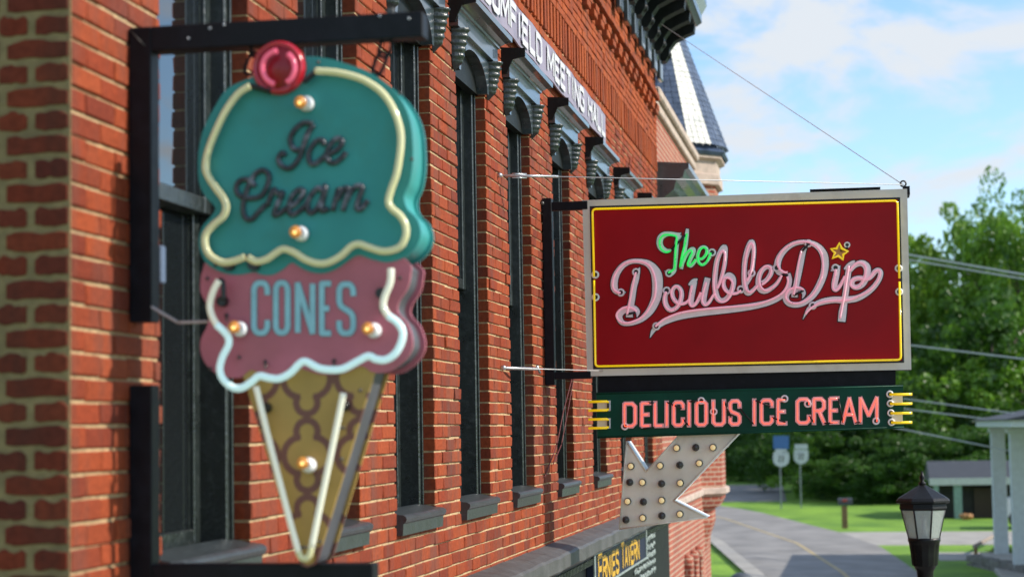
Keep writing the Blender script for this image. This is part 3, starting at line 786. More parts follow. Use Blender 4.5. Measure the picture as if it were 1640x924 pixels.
# pointed roof: separate slate courses on eight facets, one facet coloured pale
RH = 3.05; nrow = 34
roof_core = rings([(1.10, ze-.02), (1.14, ze+.03), (.98, ze+.14), (.02, ze+RH)]).build('roof', m_slate, tur)
def facet(k, mat, name):
    a0, a1 = math.radians(22.5*k+9), math.radians(22.5*(k+1)+9)
    mb = MB()
    for i in range(nrow):
        t0, t1 = i/nrow, (i+1)/nrow
        r0 = 1.05*(1-t0)+.03; r1 = 1.05*(1-t1)+.03; z0 = ze+.13+(RH-.13)*t0; z1 = ze+.13+(RH-.13)*t1
        c = max(1, int(4*(1-t0)+.5))
        for j in range(c):
            s0, s1 = j/c+.012, (j+1)/c-.012
            def pt(s, r, z, lift):
                p = Vector((math.cos(a0), math.sin(a0), 0)).lerp(Vector((math.cos(a1), math.sin(a1), 0)), s)
                return (TC.x+p.x*(r+lift), TC.y+p.y*(r+lift), z)
            l = random.uniform(.004, .009)
            mb.add([pt(s0, r0, z0, l+.006), pt(s1, r0, z0, l+.006), pt(s1, r1, z1, .006), pt(s0, r1, z1, .006)], [(0, 1, 2, 3)])
            mb.add([pt(s0, r0, z0, l+.006), pt(s1, r0, z0, l+.006), pt(s1, r0, z0, 0), pt(s0, r0, z0, 0)], [(3, 2, 1, 0)])
    o = mb.build(name, mat, tur); o['kind'] = 'stuff'
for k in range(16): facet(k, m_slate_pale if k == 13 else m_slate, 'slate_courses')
mb = MB(); mb.lathe([(.05, ze+RH-.1), (.06, ze+RH), (.03, ze+RH+.1), (.05, ze+RH+.18), (.005, ze+RH+.5)], (TC.x, TC.y, 0), 10); mb.build('finial', m_slate, tur)
# recessed brick arches on the lower wall
for yy in (24.1, 24.95, 25.75):
    mb = MB(); mb.box((F2-.02, yy, H-2.8), (F2+.10, yy+.26, H-1.75), .02); mb.lathe([(.13, 0), (.13, .12)], (F2-.02, yy+.13, H-1.75), 14, (1, 0, 0)); mb.build('pilaster', m_salmon, tb)
mb = MB(); mb.box((F2-.1, Y2, zl(789)-.03), (F2+.05, TY-.45, zl(783)), .01); mb.build('string_course', m_stone, tb)

# ================================================================== BIG SIGN  (cabinet, text panel, arrow)
SY = 13.114
sg = thing('neon_shop_sign', 'dark red neon shop sign with cream frame and marquee arrow below', 'sign', (FX, SY, H))
def S3(x, y, d=0.0): return PY(x, y, SY-d)
# cabinet body
TLc, TRc, BRc, BLc = (932.5, 321), (1452.8, 302.5), (1459.6, 591.8), (940.5, 602.3)
def lerp2(a, b, t): return (a[0]+(b[0]-a[0])*t, a[1]+(b[1]-a[1])*t)
mb = MB(); mb.prism([S3(*p) for p in (TLc, TRc, BRc, BLc)], (0, .22, 0)); cab = mb.build('cabinet', m_steel, sg); fix_normals(cab)
mb = MB()
IN = [(947.5, 333.5), (1438.5, 319.5), (1444.8, 577.5), (953, 588)]
OUT = [TLc, TRc, BRc, BLc]
for i in range(4):
    j = (i+1) % 4
    q = [OUT[i], OUT[j], IN[j], IN[i]]
    a = [S3(*p, .006) for p in q]; b = [S3(*p, -.002) for p in q]
    mb.add(a+b, [(0, 1, 2, 3), (0, 1, 5, 4), (2, 3, 7, 6), (1, 2, 6, 5), (3, 0, 4, 7)])
o = mb.build('frame', m_cream, cab); fix_normals(o)
mb = MB(); q = [lerp2(p, (1195, 455), .001) for p in IN]; mb.prism([S3(*p, .002) for p in q], (0, .01, 0)); o = mb.build('face_panel', m_red, cab); fix_normals(o)
# painted black line round the face
mb = MB(); LN = [(944.5, 330.5), (1441.5, 316.2), (1448, 580.5), (950, 591)]
for i in range(4):
    j = (i+1) % 4; q = [LN[i], LN[j], IN[j], IN[i]]
    mb.add([S3(*p, .0085) for p in q], [(0, 1, 2, 3)])
mb.build('painted_line', m_inkblack, cab)
# hardware on top edge
mb = MB(); mb.prism([S3(*p) for p in ((1446, 299), (1457, 298), (1457.5, 311), (1450, 312))], (0, .22, 0)); mb.prism([S3(*p, .004) for p in ((1297, 303.5), (1410, 299.5), (1410, 302), (1297, 306))], (0, .2, 0))
o = mb.build('corner_cap', m_steel, cab); fix_normals(o)
mb = MB(); mb.tube([S3(1446.5+4.5*math.cos(a), 294.5+4.5*math.sin(a), -.1) for a in np.linspace(0, 2*math.pi, 14)[:-1]], .006, 6, closed=True); mb.build('eye_bolt', m_iron, cab)
# border tubes, left and right halves meet at gaps
r_y = .0076
def path3(pts, d, n=6, smooth=True):
    q = crom([(a, b, 0) for a, b in pts], n) if smooth else [Vector((a, b, 0)) for a, b in pts]
    return [S3(p.x, p.y, d) for p in q]
def rounded(pts, r=6):
    out = [pts[0]]
    for a, b, c in zip(pts, pts[1:], pts[2:]):
        va = Vector(a)-Vector(b); vc = Vector(c)-Vector(b)
        p = Vector(b)+va.normalized()*r; q = Vector(b)+vc.normalized()*r
        for k in range(6):
            t = k/5; out.append(tuple((1-t)**2*p+2*t*(1-t)*Vector(b)+t*t*q))
    out.append(pts[-1]); return out
B1 = rounded([(951.2, 443), (948.8, 335.2), (1437.2, 321.6), (1440.3, 446)])
B2 = rounded([(1440.5, 451), (1442.8, 576), (953.6, 586.6), (951.4, 449)])
for b in (B1, B2):
    mb = MB(); mb.tube([S3(p[0], p[1], .03) for p in b], r_y, 8); mb.build('border_tube', n_yellow, cab)
def clip(x, y, parent=cab, d=.02, f3=None):
    f3 = f3 or S3; mb = MB(); p = f3(x, y, 0); q = f3(x, y, d+.012)
    mb.tube([p, q], .0025, 5); mb.build('tube_clip', m_iron, parent)
for x in (1010, 1100, 1200, 1287, 1360, 1417): clip(x, 335.2-(x-948.8)*.0278, d=.03)
for x in (1070, 1190, 1307, 1430): clip(x, 586.6-(x-953.6)*.0217, d=.03)
def grommet(x, y, parent, r=6.4, f3=None, d=.012):
    """porcelain electrode housing: a ring round a dark hole"""
    f3 = f3 or S3; mb = MB(); c = f3(x, y, d); s = (f3(x+1, y, d)-c).length
    mb.tube([Vector((c.x+math.cos(a)*r*.78*s, c.y, c.z+math.sin(a)*r*.78*s)) for a in np.linspace(0, 2*math.pi, 19)[:-1]], r*.27*s, 6, closed=True)
    o = mb.build('electrode_ring', m_porc, parent)
    mb = MB(); mb.lathe([(r*.62*s, 0), (r*.62*s, .006)], (c.x, c.y-.002, c.z), 14, (0, 1, 0)); mb.build('electrode_socket', n_black, parent)
for x, y in ((953.2, 440), (953.8, 476), (1439, 430), (1439.8, 467.5)): grommet(x, y, cab, 6.2)
# ---- script lettering: painted ground strokes and neon
LET = {
 'T': ([[(1076,399.5,1),(1068,402,3.6),(1060,398,4.8),(1056.5,390,5),(1058,381,5),(1064,376,4.6),(1073,374.6,3.4),(1084,376,3.4),(1091,373.2,.4)],
        [(1088,376,4),(1084,390,3.6),(1082.5,410,3.2),(1081,427,3),(1079.5,435,2.8),(1073,440.5,1.8),(1064,433.5,.3)]],
       [[(1073.5,402),(1067,404),(1060,400),(1056.5,392),(1057,384),(1061,378),(1067,376),(1078,377),(1083,379),(1083.5,386),(1082,400),(1081,415),(1080.5,428),(1077,433),(1070,437)]]),
 'h': ([[(1101,366.5,2.2),(1099.5,380,3.4),(1096,405,3.2),(1091,431,2.8)],
        [(1094,422,1.8),(1100,408,2.4),(1106,400,3),(1111,399.5,3.2),(1110,406,3.4),(1104.5,418,3.2),(1104,425,2.6),(1107.5,426,2.2),(1113,420,2),(1118,413,1.8)]],
       [[(1100,374),(1097,390),(1092,410),(1089,428)],[(1090,427),(1095,412),(1101,403),(1106,401),(1108.5,404),(1105,412),(1101.5,422),(1103,426),(1108,423),(1114,415)]]),
 'e': ([[(1118,414,1.5),(1124,415,2),(1131,407,2.6),(1132,399,2.8),(1127,395.5,2.6),(1121,399,2.8),(1117.5,409,2.8),(1118.5,419,2.6),(1124.5,424,2.4),(1131.5,420,2.2),(1138,411,2)]],
       [[(1119,414),(1125,413.5),(1131,407),(1131.5,400),(1127,396.5),(1121,400),(1117.5,410),(1119,420),(1124,424.5),(1131,420),(1137,408),(1139,405)]]),
 'D': ([[(1002,467.8,.4),(994,470,2.8),(987.5,467,4.3),(984,461,5.5),(984,450,5.5),(988,438,5),(996,427,4.4),(1006,420.5,3.9),(1018,418.2,3.7),(1030,419.5,4.4),(1039,423,5.6),(1047,431,7.2),(1052,442,8.6),(1053,460,8.3),(1050.5,478,7.4),(1041.5,497,6.2),(1029,510,4.5),(1016,516.5,3.5),(1005,518.5,3.3),(996,516,4.3),(991.7,507,5),(996,499,5.2),(1006,494.3,5.2),(1016,494.8,5.2),(1021.5,500,3.6),(1020,508,.3)],
        [(1025,428.5,.5),(1021.5,435,3.6),(1018.5,447,4.8),(1015,460,4.9),(1012,480,5),(1008.5,498,5.3),(1008,508,5.6)]],
       [[(994,469),(989,468),(984,464),(981.5,458),(982,450),(985,440),(992,429),(1001,422),(1012,418.5),(1026,419),(1037,423),(1044,431),(1049,445),(1050.5,458),(1049,474),(1045,484),(1040,493),(1034,502),(1026,509),(1016,514),(1005,517),(996,516),(989.5,511),(987.5,504),(991,498),(998,493),(1007,492),(1015,494.5),(1019.5,499)],
        [(1018.5,436),(1016,445),(1013,460),(1009.5,478),(1007,490),(1004.5,503)]]),
 'o': ([[(1067,467,3),(1064.8,478,4),(1066.5,488,4.2),(1072,495.5,4),(1079,495.5,3.5),(1086,489.5,3.6),(1090.5,480,3.8),(1091.5,469,3.8),(1088,461,3.5),(1082,459,3.1),(1077,465,3.3),(1077.5,475,3.5),(1082.5,483,3.5),(1091,486.5,3),(1099,484.5,2.5),(1104,480,2)]],
       [[(1067,467),(1063.5,478),(1065,489),(1071,496),(1079,496),(1086,489),(1090,478),(1091,467),(1087,460),(1081,458.5),(1076,464),(1075.5,473),(1080,481),(1088,487),(1096,486),(1103,480)]]),
 'u': ([[(1103,456.5,1.2),(1108,452.5,3.4),(1113.5,449,3.4),(1117,446.5,.5)],[(1112,451,4.6),(1108.5,468,4.8),(1106.5,483,4.6),(1108.5,489,3.6),(1114.5,486,3),(1121,476,2.6),(1126,468,2)],
        [(1133.5,445,4.6),(1130,460,4.9),(1127.5,474,4.7),(1127,484,4.4),(1130.5,487.5,3.3),(1136.5,483,2.8),(1143,472,2.2)]],
       [[(1108.5,457),(1106,470),(1104,483),(1107,490),(1113,488),(1118,478),(1122.5,468)],[(1131,452),(1127,466),(1124.5,480),(1128,488),(1134,486),(1140,476),(1143.5,471)]]),
 'b': ([[(1149,462,2),(1155,446,3),(1160,426,3.3),(1162,407,3.1),(1160.5,396,4.3),(1154.5,402,4),(1148.5,417,4),(1145.5,437,4.2),(1144.8,455,4.2),(1146.5,470,4.6),(1150.5,479,4.4),(1157,481.5,4),(1165,477,4),(1172,465,4),(1175,452,4),(1173,443.5,4),(1166.5,440,3.6),(1160.5,446,3),(1159,455,3),(1162.5,464,3),(1170,469.5,2.8),(1180,469.5,2.5),(1186,465.5,2)]],
       [[(1148.5,462),(1153,452),(1158,436),(1160,422),(1161,408),(1158,402),(1153,406),(1148,418),(1145,435),(1143,452),(1145,470),(1150,480),(1157,483.5),(1165,480),(1171,470),(1173.5,457),(1171.5,449),(1166,445),(1160,447),(1157.5,457),(1161,465),(1168,470),(1178,470.5),(1187,465)]]),
 'l': ([[(1196,455,2.6),(1203,440,3.4),(1206,420,3.3),(1207.3,400,3.4),(1204,387.5,4.3),(1198.5,397,4.5),(1193.5,415,4.2),(1191.8,435,4),(1192.5,452,4.5),(1194.5,465,4.8),(1199,469.5,4),(1206,465,3.2),(1212,458,2.6)]],
       [[(1196,450),(1201,441),(1204,431),(1206.5,415),(1207,397),(1203,389),(1198,397),(1194,415),(1192,432),(1192.5,452),(1196,464),(1202,468),(1208,464),(1214,457)]]),
 'e2': ([[(1220,453,3),(1228,448,3.6),(1234.5,438,4),(1235,430,4),(1228.5,427.5,3.5),(1220.5,433,4),(1215.5,443,4.3),(1214.5,455,4.3),(1218,464,4.4),(1225.5,466.5,3.9),(1235,462,3.5),(1244,454,3),(1250,444.5,2.5)]],
       [[(1220,456),(1227,451),(1234,440),(1235,431),(1230,426),(1223,428),(1217.5,438),(1216,450),(1219,460),(1226,465),(1235,462),(1244,454),(1250,445),(1252,441)]]),
 'swash': ([[(1262.5,438,3.3),(1264.5,448,4),(1261.5,461,4.2),(1252,473.5,4.2),(1235,483,4.4),(1210,489.5,5),(1180,494,5.5),(1150,497.5,5.5),(1120,501,5.5),(1090,506.5,5),(1068,513.5,4.8),(1055,520.5,4.4),(1046.5,529,3.3),(1041,541,.3)]],
       [[(1261,443),(1262,452),(1258,463),(1248,473),(1232,481),(1210,487.5),(1180,490.5),(1150,493),(1120,496),(1090,501),(1066,510),(1056,517),(1049.5,523)]]),
 'D2': ([[(1253,440,3.4),(1246.5,434,5),(1245,424,5.3),(1248.5,412,5),(1257,400.5,4.4),(1268.5,392,3.9),(1282,388,3.6),(1297,388.8,3.8),(1310,395,4.8),(1319,407,6),(1321.5,422,5.8),(1319.5,438,5.5),(1314.5,452,5.5),(1306.5,467,5.2),(1297.5,477.5,4.8),(1285,486,4.4),(1273,488.5,4.1),(1263,485.5,4.5),(1258.5,478,4.9),(1261,469.5,4.5),(1269,464,4.1),(1277.5,462,4),(1285,465.5,4),(1287.5,471,2.8),(1285,478,.4)],
        [(1290.5,397,2.4),(1286,404,4.4),(1282.5,420,4.9),(1278.5,440,4.9),(1275.5,455,4.6),(1273,466,4.9),(1272.5,476,5)]],
       [[(1261.5,436),(1256,436),(1249,431),(1245.5,423),(1246,414),(1252,403),(1261,395),(1273,389),(1288,387),(1298,389),(1309,396),(1316,407),(1318,420),(1318,434),(1315,447),(1309,460),(1301,472),(1292,480),(1281,485),(1268,485),(1260,479),(1259,472),(1264,464),(1273,460.5),(1281,461),(1287,464)],
        [(1283.5,402),(1280,417),(1277,435),(1275.5,450),(1273,463),(1271,472)]]),
 'i': ([[(1330.5,433.5,.8),(1335,432,2.6),(1339,429,3)],[(1342,425,4),(1339.5,440,4.9),(1336.5,455,4.9),(1337,463,4.4),(1341.5,462,3.6),(1347,455,2.9),(1353,443,2.4)]],
       [[(1338.5,431),(1337,443),(1334,458),(1337,465),(1343,462),(1349,451),(1353,442)]]),
 'p': ([[(1352,431,1.2),(1359,425.5,3.6),(1366,420,2.6),(1369,417.5,.4)],[(1359.5,430,4.6),(1357.5,445,4.8),(1355,465,4.8),(1352,485,5),(1349.5,500,6.2),(1348,515,6)],
        [(1362,434,2.6),(1369,425.5,3.8),(1379,421.5,4.8),(1387.5,426.5,5.8),(1389,437,5.4),(1384.5,450.5,5),(1378,458,4.5),(1369.5,460,4.1),(1364.5,455.5,4),(1366.5,448.5,4),(1374.5,445.5,4),(1384,446,4),(1391,445.5,4),(1397,440.5,4),(1402,434.5,4),(1407.5,433,4),(1410.5,438,4),(1407,449,4),(1397.5,461.5,4.3),(1385,471.5,4.5),(1370,478.3,5),(1350,480.3,5.4),(1335,480,5),(1318,483,4.8),(1305,488,4),(1294.5,495.5,3),(1286,511,.3)]],
       [[(1361,434),(1366,427),(1373,421),(1380,421),(1386,426),(1386.5,435),(1384,447),(1378,457),(1370,461),(1363,457),(1363.5,451),(1369,446),(1377,445.5),(1387,448),(1394,444),(1401,435),(1407,432.5),(1410,437),(1406,449),(1398,460),(1388,468),(1374,475),(1362,479.5),(1350,481),(1332,481.5),(1316,484),(1304,490),(1295,497),(1290,503)],
        [(1359.5,426),(1356,448),(1353,470),(1350,486),(1345.5,510)]]),
}
for key, (back, tubes) in LET.items():
    small = key in ('T', 'h', 'e')
    ol = MB(); wh = MB()
    for k, st in enumerate(back):
        ribbon(ol, st, S3, .0032+.0012*k, .0042+.0012*k, 1.5 if not small else 1.2)
        ribbon(wh, st, S3, .0082+.0016*k, .0094+.0016*k)
    ol.build('letter_outline', m_inkblack, cab); wh.build('letter_ground', m_lamp_white, cab)
    tbm = MB()
    for k, t in enumerate(tubes): tbm.tube(path3(t, .034+.014*k, 5), .0072 if small else .0078, 8)
    tbm.build('neon_tube', n_green if small else n_pink, cab)
    for k, t in enumerate(tubes):
        for idx in (len(t)//4, (3*len(t))//4): clip(t[idx][0]+1.5, t[idx][1], d=.03)
for x, y in ((1071.5,437.5),(1140.3,404.5),(1018.5,436),(994,468.5),(1067.5,465.5),(1186.5,463.5),(1203.5,437.5),(1051,522.5),(1294.5,390),(1244,429),(1338,429),(1301.5,489.5)): grommet(x, y, cab)
mb = MB()                                            # blacked-out joints between letters
for a, b in (((1075, 400), (1098, 376)), ((1293, 393), (1284, 403)), ((1252, 440), (1262, 441)), ((1005, 503), (1018, 500)), ((1271, 473), (1287, 465)), ((1358, 397), (1346, 401))):
    mb = MB(); mb.tube([S3(*a, .03), S3((a[0]+b[0])/2, (a[1]+b[1])/2, .022), S3(*b, .03)], .008, 6); mb.build('blackout_section', n_black, cab)
st_o = [(1344.2,389.5),(1348.2,398.3),(1357.8,402.6),(1350.4,407.6),(1350.2,415.6),(1342.8,409.8),(1333.2,413.6),(1337.4,405.2),(1331,398.6),(1340,398)]
mb = MB(); mb.prism([S3(x-1.2, y+2.2, .006) for x, y in st_o], (0, -.004, 0)); o = mb.build('star_ground', M('star_tan', (.50, .27, .12), .5), cab); fix_normals(o)
mb = MB(); mb.tube([S3(x, y, .034) for x, y in [p for p in st_o for _ in (0,)]], .0095, 8, closed=True); mb.build('star_tube', n_yellow, cab)
grommet(1356.6, 392.3, cab, 5.0)
# ---- black link box and green text panel
mb = MB(); mb.prism([S3(*p, -.03) for p in ((958, 600.5), (1434.5, 592), (1434.5, 616), (958, 631))], (0, .12, 0)); o = mb.build('link_box', m_steel, sg); fix_normals(o)
PT = [(955, 628.6), (1446.6, 615.8), (1447.6, 685.6), (956.8, 702)]
mb = MB(); mb.prism([S3(*p, .02) for p in PT], (0, .15, 0)); pan = mb.build('text_panel', m_dgreen, sg); fix_normals(pan)
mb = MB()
for i in (0, 2):
    a, b = PT[i], PT[(i+1) % 4]; mb.tube([S3(a[0], a[1]+(2 if i == 0 else -2), .022), S3(b[0], b[1]+(2 if i == 0 else -2), .022)], .004, 6)
mb.build('panel_lip', m_dgreen, pan)
BOX = [('D',996.6,1020.8),('E',1024.3,1043),('L',1045.8,1063.5),('I',1063.6,1071.8),('C',1075.5,1097.2),('I',1099.8,1107.2),('O',1112,1134.5),('U',1139,1163),('S',1166,1188),
       ('I',1203.8,1212.4),('C',1216,1239.8),('E',1242.7,1261.2),('C',1273.6,1299),('R',1300.2,1323.2),('E',1326.2,1344.6),('A',1347,1373.6),('M',1375,1407.6)]
def ltop(x): return 643+(x-996)*(632.6-643)/412
def lbot(x): return 686+(x-996)*(678.4-686)/412
for ch, xa, xb in BOX:
    hwp = 3.5 if ch not in 'AM' else 3.2
    def f3(u, v, l): return S3(u, v, .022+.004+l)
    def mp_(u, v, ins):
        x = xa+ins+(xb-xa-2*ins)*u if ch != 'I' else (xa+xb)/2
        return (x, lbot(x)-ins*(1 if ch not in 'AMUEID' or True else 0)+(ltop(x)+2*ins-lbot(x))*v)
    g = MB(); t = MB()
    for k, st in enumerate(FONT[ch]):
        pts = [mp_(u, v, hwp) for u, v in st]
        ext = pts
        if st[0] != st[-1]:                         # open ends reach the edge of the letter
            d0 = (Vector(pts[0])-Vector(pts[1])).normalized()*hwp; d1 = (Vector(pts[-1])-Vector(pts[-2])).normalized()*hwp
            ext = [tuple(Vector(pts[0])+d0)]+pts[1:-1]+[tuple(Vector(pts[-1])+d1)]
        bars(g, ext, hwp, f3, .002*k)
        q = rounded(pts, 2.2) if len(pts) > 2 else pts
        t.tube([S3(p[0], p[1], .062+.004*k) for p in q], .0038, 8)
    g.build('letter_ground', m_pinkglow, pan); t.build('neon_tube', n_red, pan)
mb = MB()
for a, b in (((1030, 686), (1044, 684.5)), ((1037, 645), (1047, 644.5)), ((1068, 644), (1092, 654)), ((1094, 671), (1103, 681)), ((1104, 643), (1118, 641)), ((1160, 643), (1171, 668)), ((1185, 654), (1207, 679)), ((1210, 641), (1234, 651)), ((1236, 668), (1258, 676)), ((1296, 666), (1304, 677)), ((1343, 638), (1350, 677)), ((1320, 677.5), (1334, 677)), ((1369, 676.5), (1380, 676))):
    mb = MB(); mb.tube([S3(*a, .052), S3(*b, .052)], .0055, 6); mb.build('blackout_section', n_black, pan)
for x, y in ((1000.5,682.5),(1123,641.5),(1143,659),(1256.5,638.3),(1293.5,646.5),(1403,674)): grommet(x, y, pan, 6.0, d=.034)
# end flourishes: yellow hairpins over cream plates
for y0 in (642.5, 670.8):
    mb = MB(); mb.box(S3(956.5, y0+1, .022), S3(973.5, y0+13.5, .027)); mb.build('cream_plate', m_cream, pan)
    mb = MB()
    for yy in (y0, y0+14): mb.tube([S3(942.5, yy+.8, .05), S3(972, yy, .05), S3(974, yy+(1.5 if yy == y0 else -1.5), .04)], .0088, 8)
    mb.build('hairpin_tube', n_yellow, pan)
    mb = MB(); mb.tube([S3(974, y0+1.5, .04), S3(974, y0+12.5, .04)], .0075, 6); mb.build('blackout_section', n_black, pan)
    mb = MB()
    for a, b in (((975.5, y0), (977.8, y0+14)), ((973, y0-1.2), (977.8, y0+.8)), ((973, y0+13), (977.8, y0+15))): mb.box(S3(*a, .022), S3(*b, .028))
    mb.build('tube_bracket', m_porc, pan)
for i, y0 in enumerate((631, 646, 661, 676)):
    grommet(1425+i*.9, y0, pan, 5.8, d=.034)
    mb = MB(); mb.tube([S3(1425+i*.9, y0+.3, .045), S3(1436, y0+.6, .06), S3(1461, y0+.1, .06)], .0088, 8); mb.build('hairpin_tube', n_yellow, pan)
for y0 in (634, 664):
    mb = MB(); mb.box(S3(1428, y0, .022), S3(1446, y0+12, .027)); mb.build('cream_plate', m_cream, pan)
# ---- marquee arrow
AR = [(1003.6,706.4),(1035,755),(1084,701),(1090,690),(1186,690),(1176.6,700),(1079,801.5),(1133,828),(992,847)]
AY = .02
mb = MB(); mb.prism([S3(*p, -AY) for p in AR], (0, .006, 0)); arr = mb.build('arrow_panel', m_arrow, sg); fix_normals(arr)
mb = MB(); mb.prism([S3(*p, -AY-.006) for p in AR], (0, .27, 0), caps=False); o = mb.build('arrow_return', m_arrowedge, arr)
mb = MB(); mb.prism([S3(*p, -AY-.276) for p in AR], (0, .006, 0)); o = mb.build('arrow_back', m_arrow, arr); fix_normals(o)
mb = MB()
for a, b in zip(AR, AR[1:]+AR[:1]): mb.tube([S3(*a, -AY+.002), S3(*b, -AY+.002)], .006, 5)
mb.build('arrow_rim', m_arrow, arr)
gold = [(470,140),(690,137),(193,250),(370,247),(607,232),(263,348),(492,352),(173,463),(380,457),(265,563),(490,540)]
dark = [(585,137),(488,243),(185,348),(378,356),(268,466),(162,575),(380,550)]
for lst, mt in ((gold, n_gold), (dark, n_dark)):
    for zx, zy in lst:
        x, y = 960+zx/3.786, 680+zy/3.786; c = S3(x, y, -AY)
        mb = MB(); mb.lathe([(.024, 0), (.026, -.012), (.021, -.018)], c, 12, (0, 1, 0)); so = mb.build('bulb_socket', m_iron, arr)
        mb = MB(); mb.sphere((c.x, c.y-.035, c.z), .020, 10, 8); mb.build('bulb', mt, arr)
# ---- bracket on the wall
mb = MB()
pw = PY(865, 325, SY); 
mb.box((FX+.004, SY-.02, PY(872, 617, SY).z), (FX+.072, SY+.06, PY(872, 318, SY).z), .004)
for y0, y1 in ((323.5, 337), (595.5, 607)):
    mb.box((FX+.072, SY-.01, PY(900, y1, SY).z), (PY(938, 400, SY).x+.02, SY+.05, PY(900, y0, SY).z), .003)
mb.build('wall_bracket', m_steel, sg)
mb = MB()
for yy in (321, 600): 
    c = PY(868.5, yy+5, SY-.02); mb.lathe([(.016, 0), (.016, -.012), (.008, -.02)], c, 6, (0, 1, 0))
mb.build('bolt', m_iron, sg)

def wire(name, pts, r, label, cat, mat=m_wire, sag=0.0, group=None):
    q = []
    for a, b in zip(pts, pts[1:]):
        a, b = Vector(a), Vector(b)
        for k in range(13):
            t = k/12; p = a.lerp(b, t); p.z -= sag*4*t*(1-t); q.append(p)
    mb = MB(); mb.tube(q, r, 6); return tag(mb.build(name, mat), label, cat, group)
eye = S3(1446.5, 296, -.1)
w1 = PX_(797, 281, FX)
g1 = thing('guy_wire', 'upper steel stay wire running level from brick pier to red sign corner', 'wire', w1)
mb = MB(); mb.tube([w1+Vector((.01, 0, 0)), eye], .0032, 6); mb.build('cable', m_wire, g1)
d_ = (eye-w1).normalized()
mb = MB(); mb.lathe([(.016, 0), (.016, .02), (.006, .03)], w1, 8, (1, 0, 0)); mb.tube([w1+d_*.06, w1+d_*.42], .009, 6)
mb.tube([w1+d_*(.1+.028*math.sin(0))+Vector((0, 0, .012)), w1+d_*.2+Vector((0, 0, .012)), w1+d_*.2-Vector((0, 0, .012)), w1+d_*.1-Vector((0, 0, .012))], .005, 5, closed=True)
mb.build('turnbuckle', m_galv, g1)
w2 = PX_(803, 589, FX); e2 = S3(975, 594, -.1)
g2 = thing('guy_wire', 'lower steel stay wire with turnbuckle running to red sign bottom', 'wire', w2)
mb = MB(); mb.tube([w2+Vector((.01, 0, 0)), e2], .0032, 6); mb.build('cable', m_wire, g2)
d_ = (e2-w2).normalized()
mb = MB(); mb.lathe([(.016, 0), (.016, .02), (.006, .03)], w2, 8, (1, 0, 0)); mb.tube([w2+d_*.06, w2+d_*.55], .010, 6); mb.tube([w2+d_*.55+Vector((0, 0, .02)), w2+d_*.6-Vector((0, 0, .025))], .008, 6)
mb.build('turnbuckle', m_galv, g2)
w3 = PX_(1045, 30, FX+.1)
wire('guy_wire', [w3, eye], .0035, 'long stay wire sloping down from roof cornice to red sign corner', 'wire')

for k, (o1, lb) in enumerate(((0, 'longer red cable hanging from the sign bracket down the brick pier'), (7, 'shorter red cable hanging beside the longer one on the pier'))):
    wire('red_cable', [PX_(916+o1*.4, 606, FX+.04), PX_(902+o1, 660, FX+.03), PX_(892+o1, 712, FX+.02), PX_(872+o1*2, 764-o1*3, FX+.012)], .004, lb, 'cable', M('cable_red', (.12, .012, .012), .6) if k == 0 else bpy.data.materials['cable_red'])
# ================================================================== HANGING ICE CREAM SIGN
CYF = 5.31                                  # front face of the hanging sign
BYC = 5.398
br = thing('sign_bracket', 'black square steel bracket frame bolted to the near brick pier', 'bracket', (FX, BYC, H))
z_t1, z_t0 = PY(430, 32, BYC-.035).z, PY(430, 73, BYC-.035).z
xr = PY(677, 40, BYC-.035).x
mb = MB(); mb.box((FX+.072, BYC-.035, z_t0+.002), (xr, BYC+.035, z_t1), .003); mb.build('top_arm', m_steel, br)
mb = MB(); mb.box((FX+.002, BYC-.035, PY(213, 516, BYC-.035).z), (FX+.072, BYC+.035, z_t1), .003); mb.build('upper_post', m_steel, br)
zb1, zb0 = PY(400, 903, BYC-.035).z, PY(400, 944, BYC-.035).z
mb = MB(); mb.box((FX+.002, BYC-.035, zb0), (FX+.072, BYC+.035, PY(213, 617, BYC-.035).z), .003); mb.build('lower_post', m_steel, br)
mb = MB(); mb.box((FX+.072, BYC-.035, zb0), (PY(597, 905, BYC-.035).x, BYC+.035, zb1), .003); mb.build('bottom_arm', m_steel, br)
mb = MB(); mb.tube([PY(207, 48, BYC-.036), PY(232, 74, BYC-.036)], .002, 5); mb.build('weld_seam', m_iron, br)
for x, y in ((336, 46), (359, 40), (302, 62), (655, 30), (608, 26)):
    mb = MB(); mb.lathe([(.0048, 0), (.003, -.003)], PY(x, y, BYC-.035), 8, (0, 1, 0)); mb.build('rivet', m_galv, br)
mb = MB(); c = PX_(605, 20, BYC) if False else PY(626, 17, BYC); mb.box((c.x-.012, BYC-.012, z_t1), (c.x+.012, BYC+.012, z_t1+.022), .003); mb.build('bolt', m_iron, br)
mb = MB(); a, b = PX_(236, 394, FX), PX_(246, 456, FX); mb.box((FX+.002, a.y-.012, b.z), (FX+.05, a.y+.03, a.z), .004)
tag(mb.build('junction_box', M('box_blue_grey', (.10, .14, .22), .5)), 'small blue grey electrical box on the near brick pier', 'electrical box')
ca, cb_ = PX_(233, 486, FX+.05), PY(338, 515, CYF+.02)
wire('sign_cable', [ca, ca.lerp(cb_, .5)-Vector((0, 0, .03)), cb_], .0045, 'thin grey cable feeding the ice cream sign from the pier', 'cable')

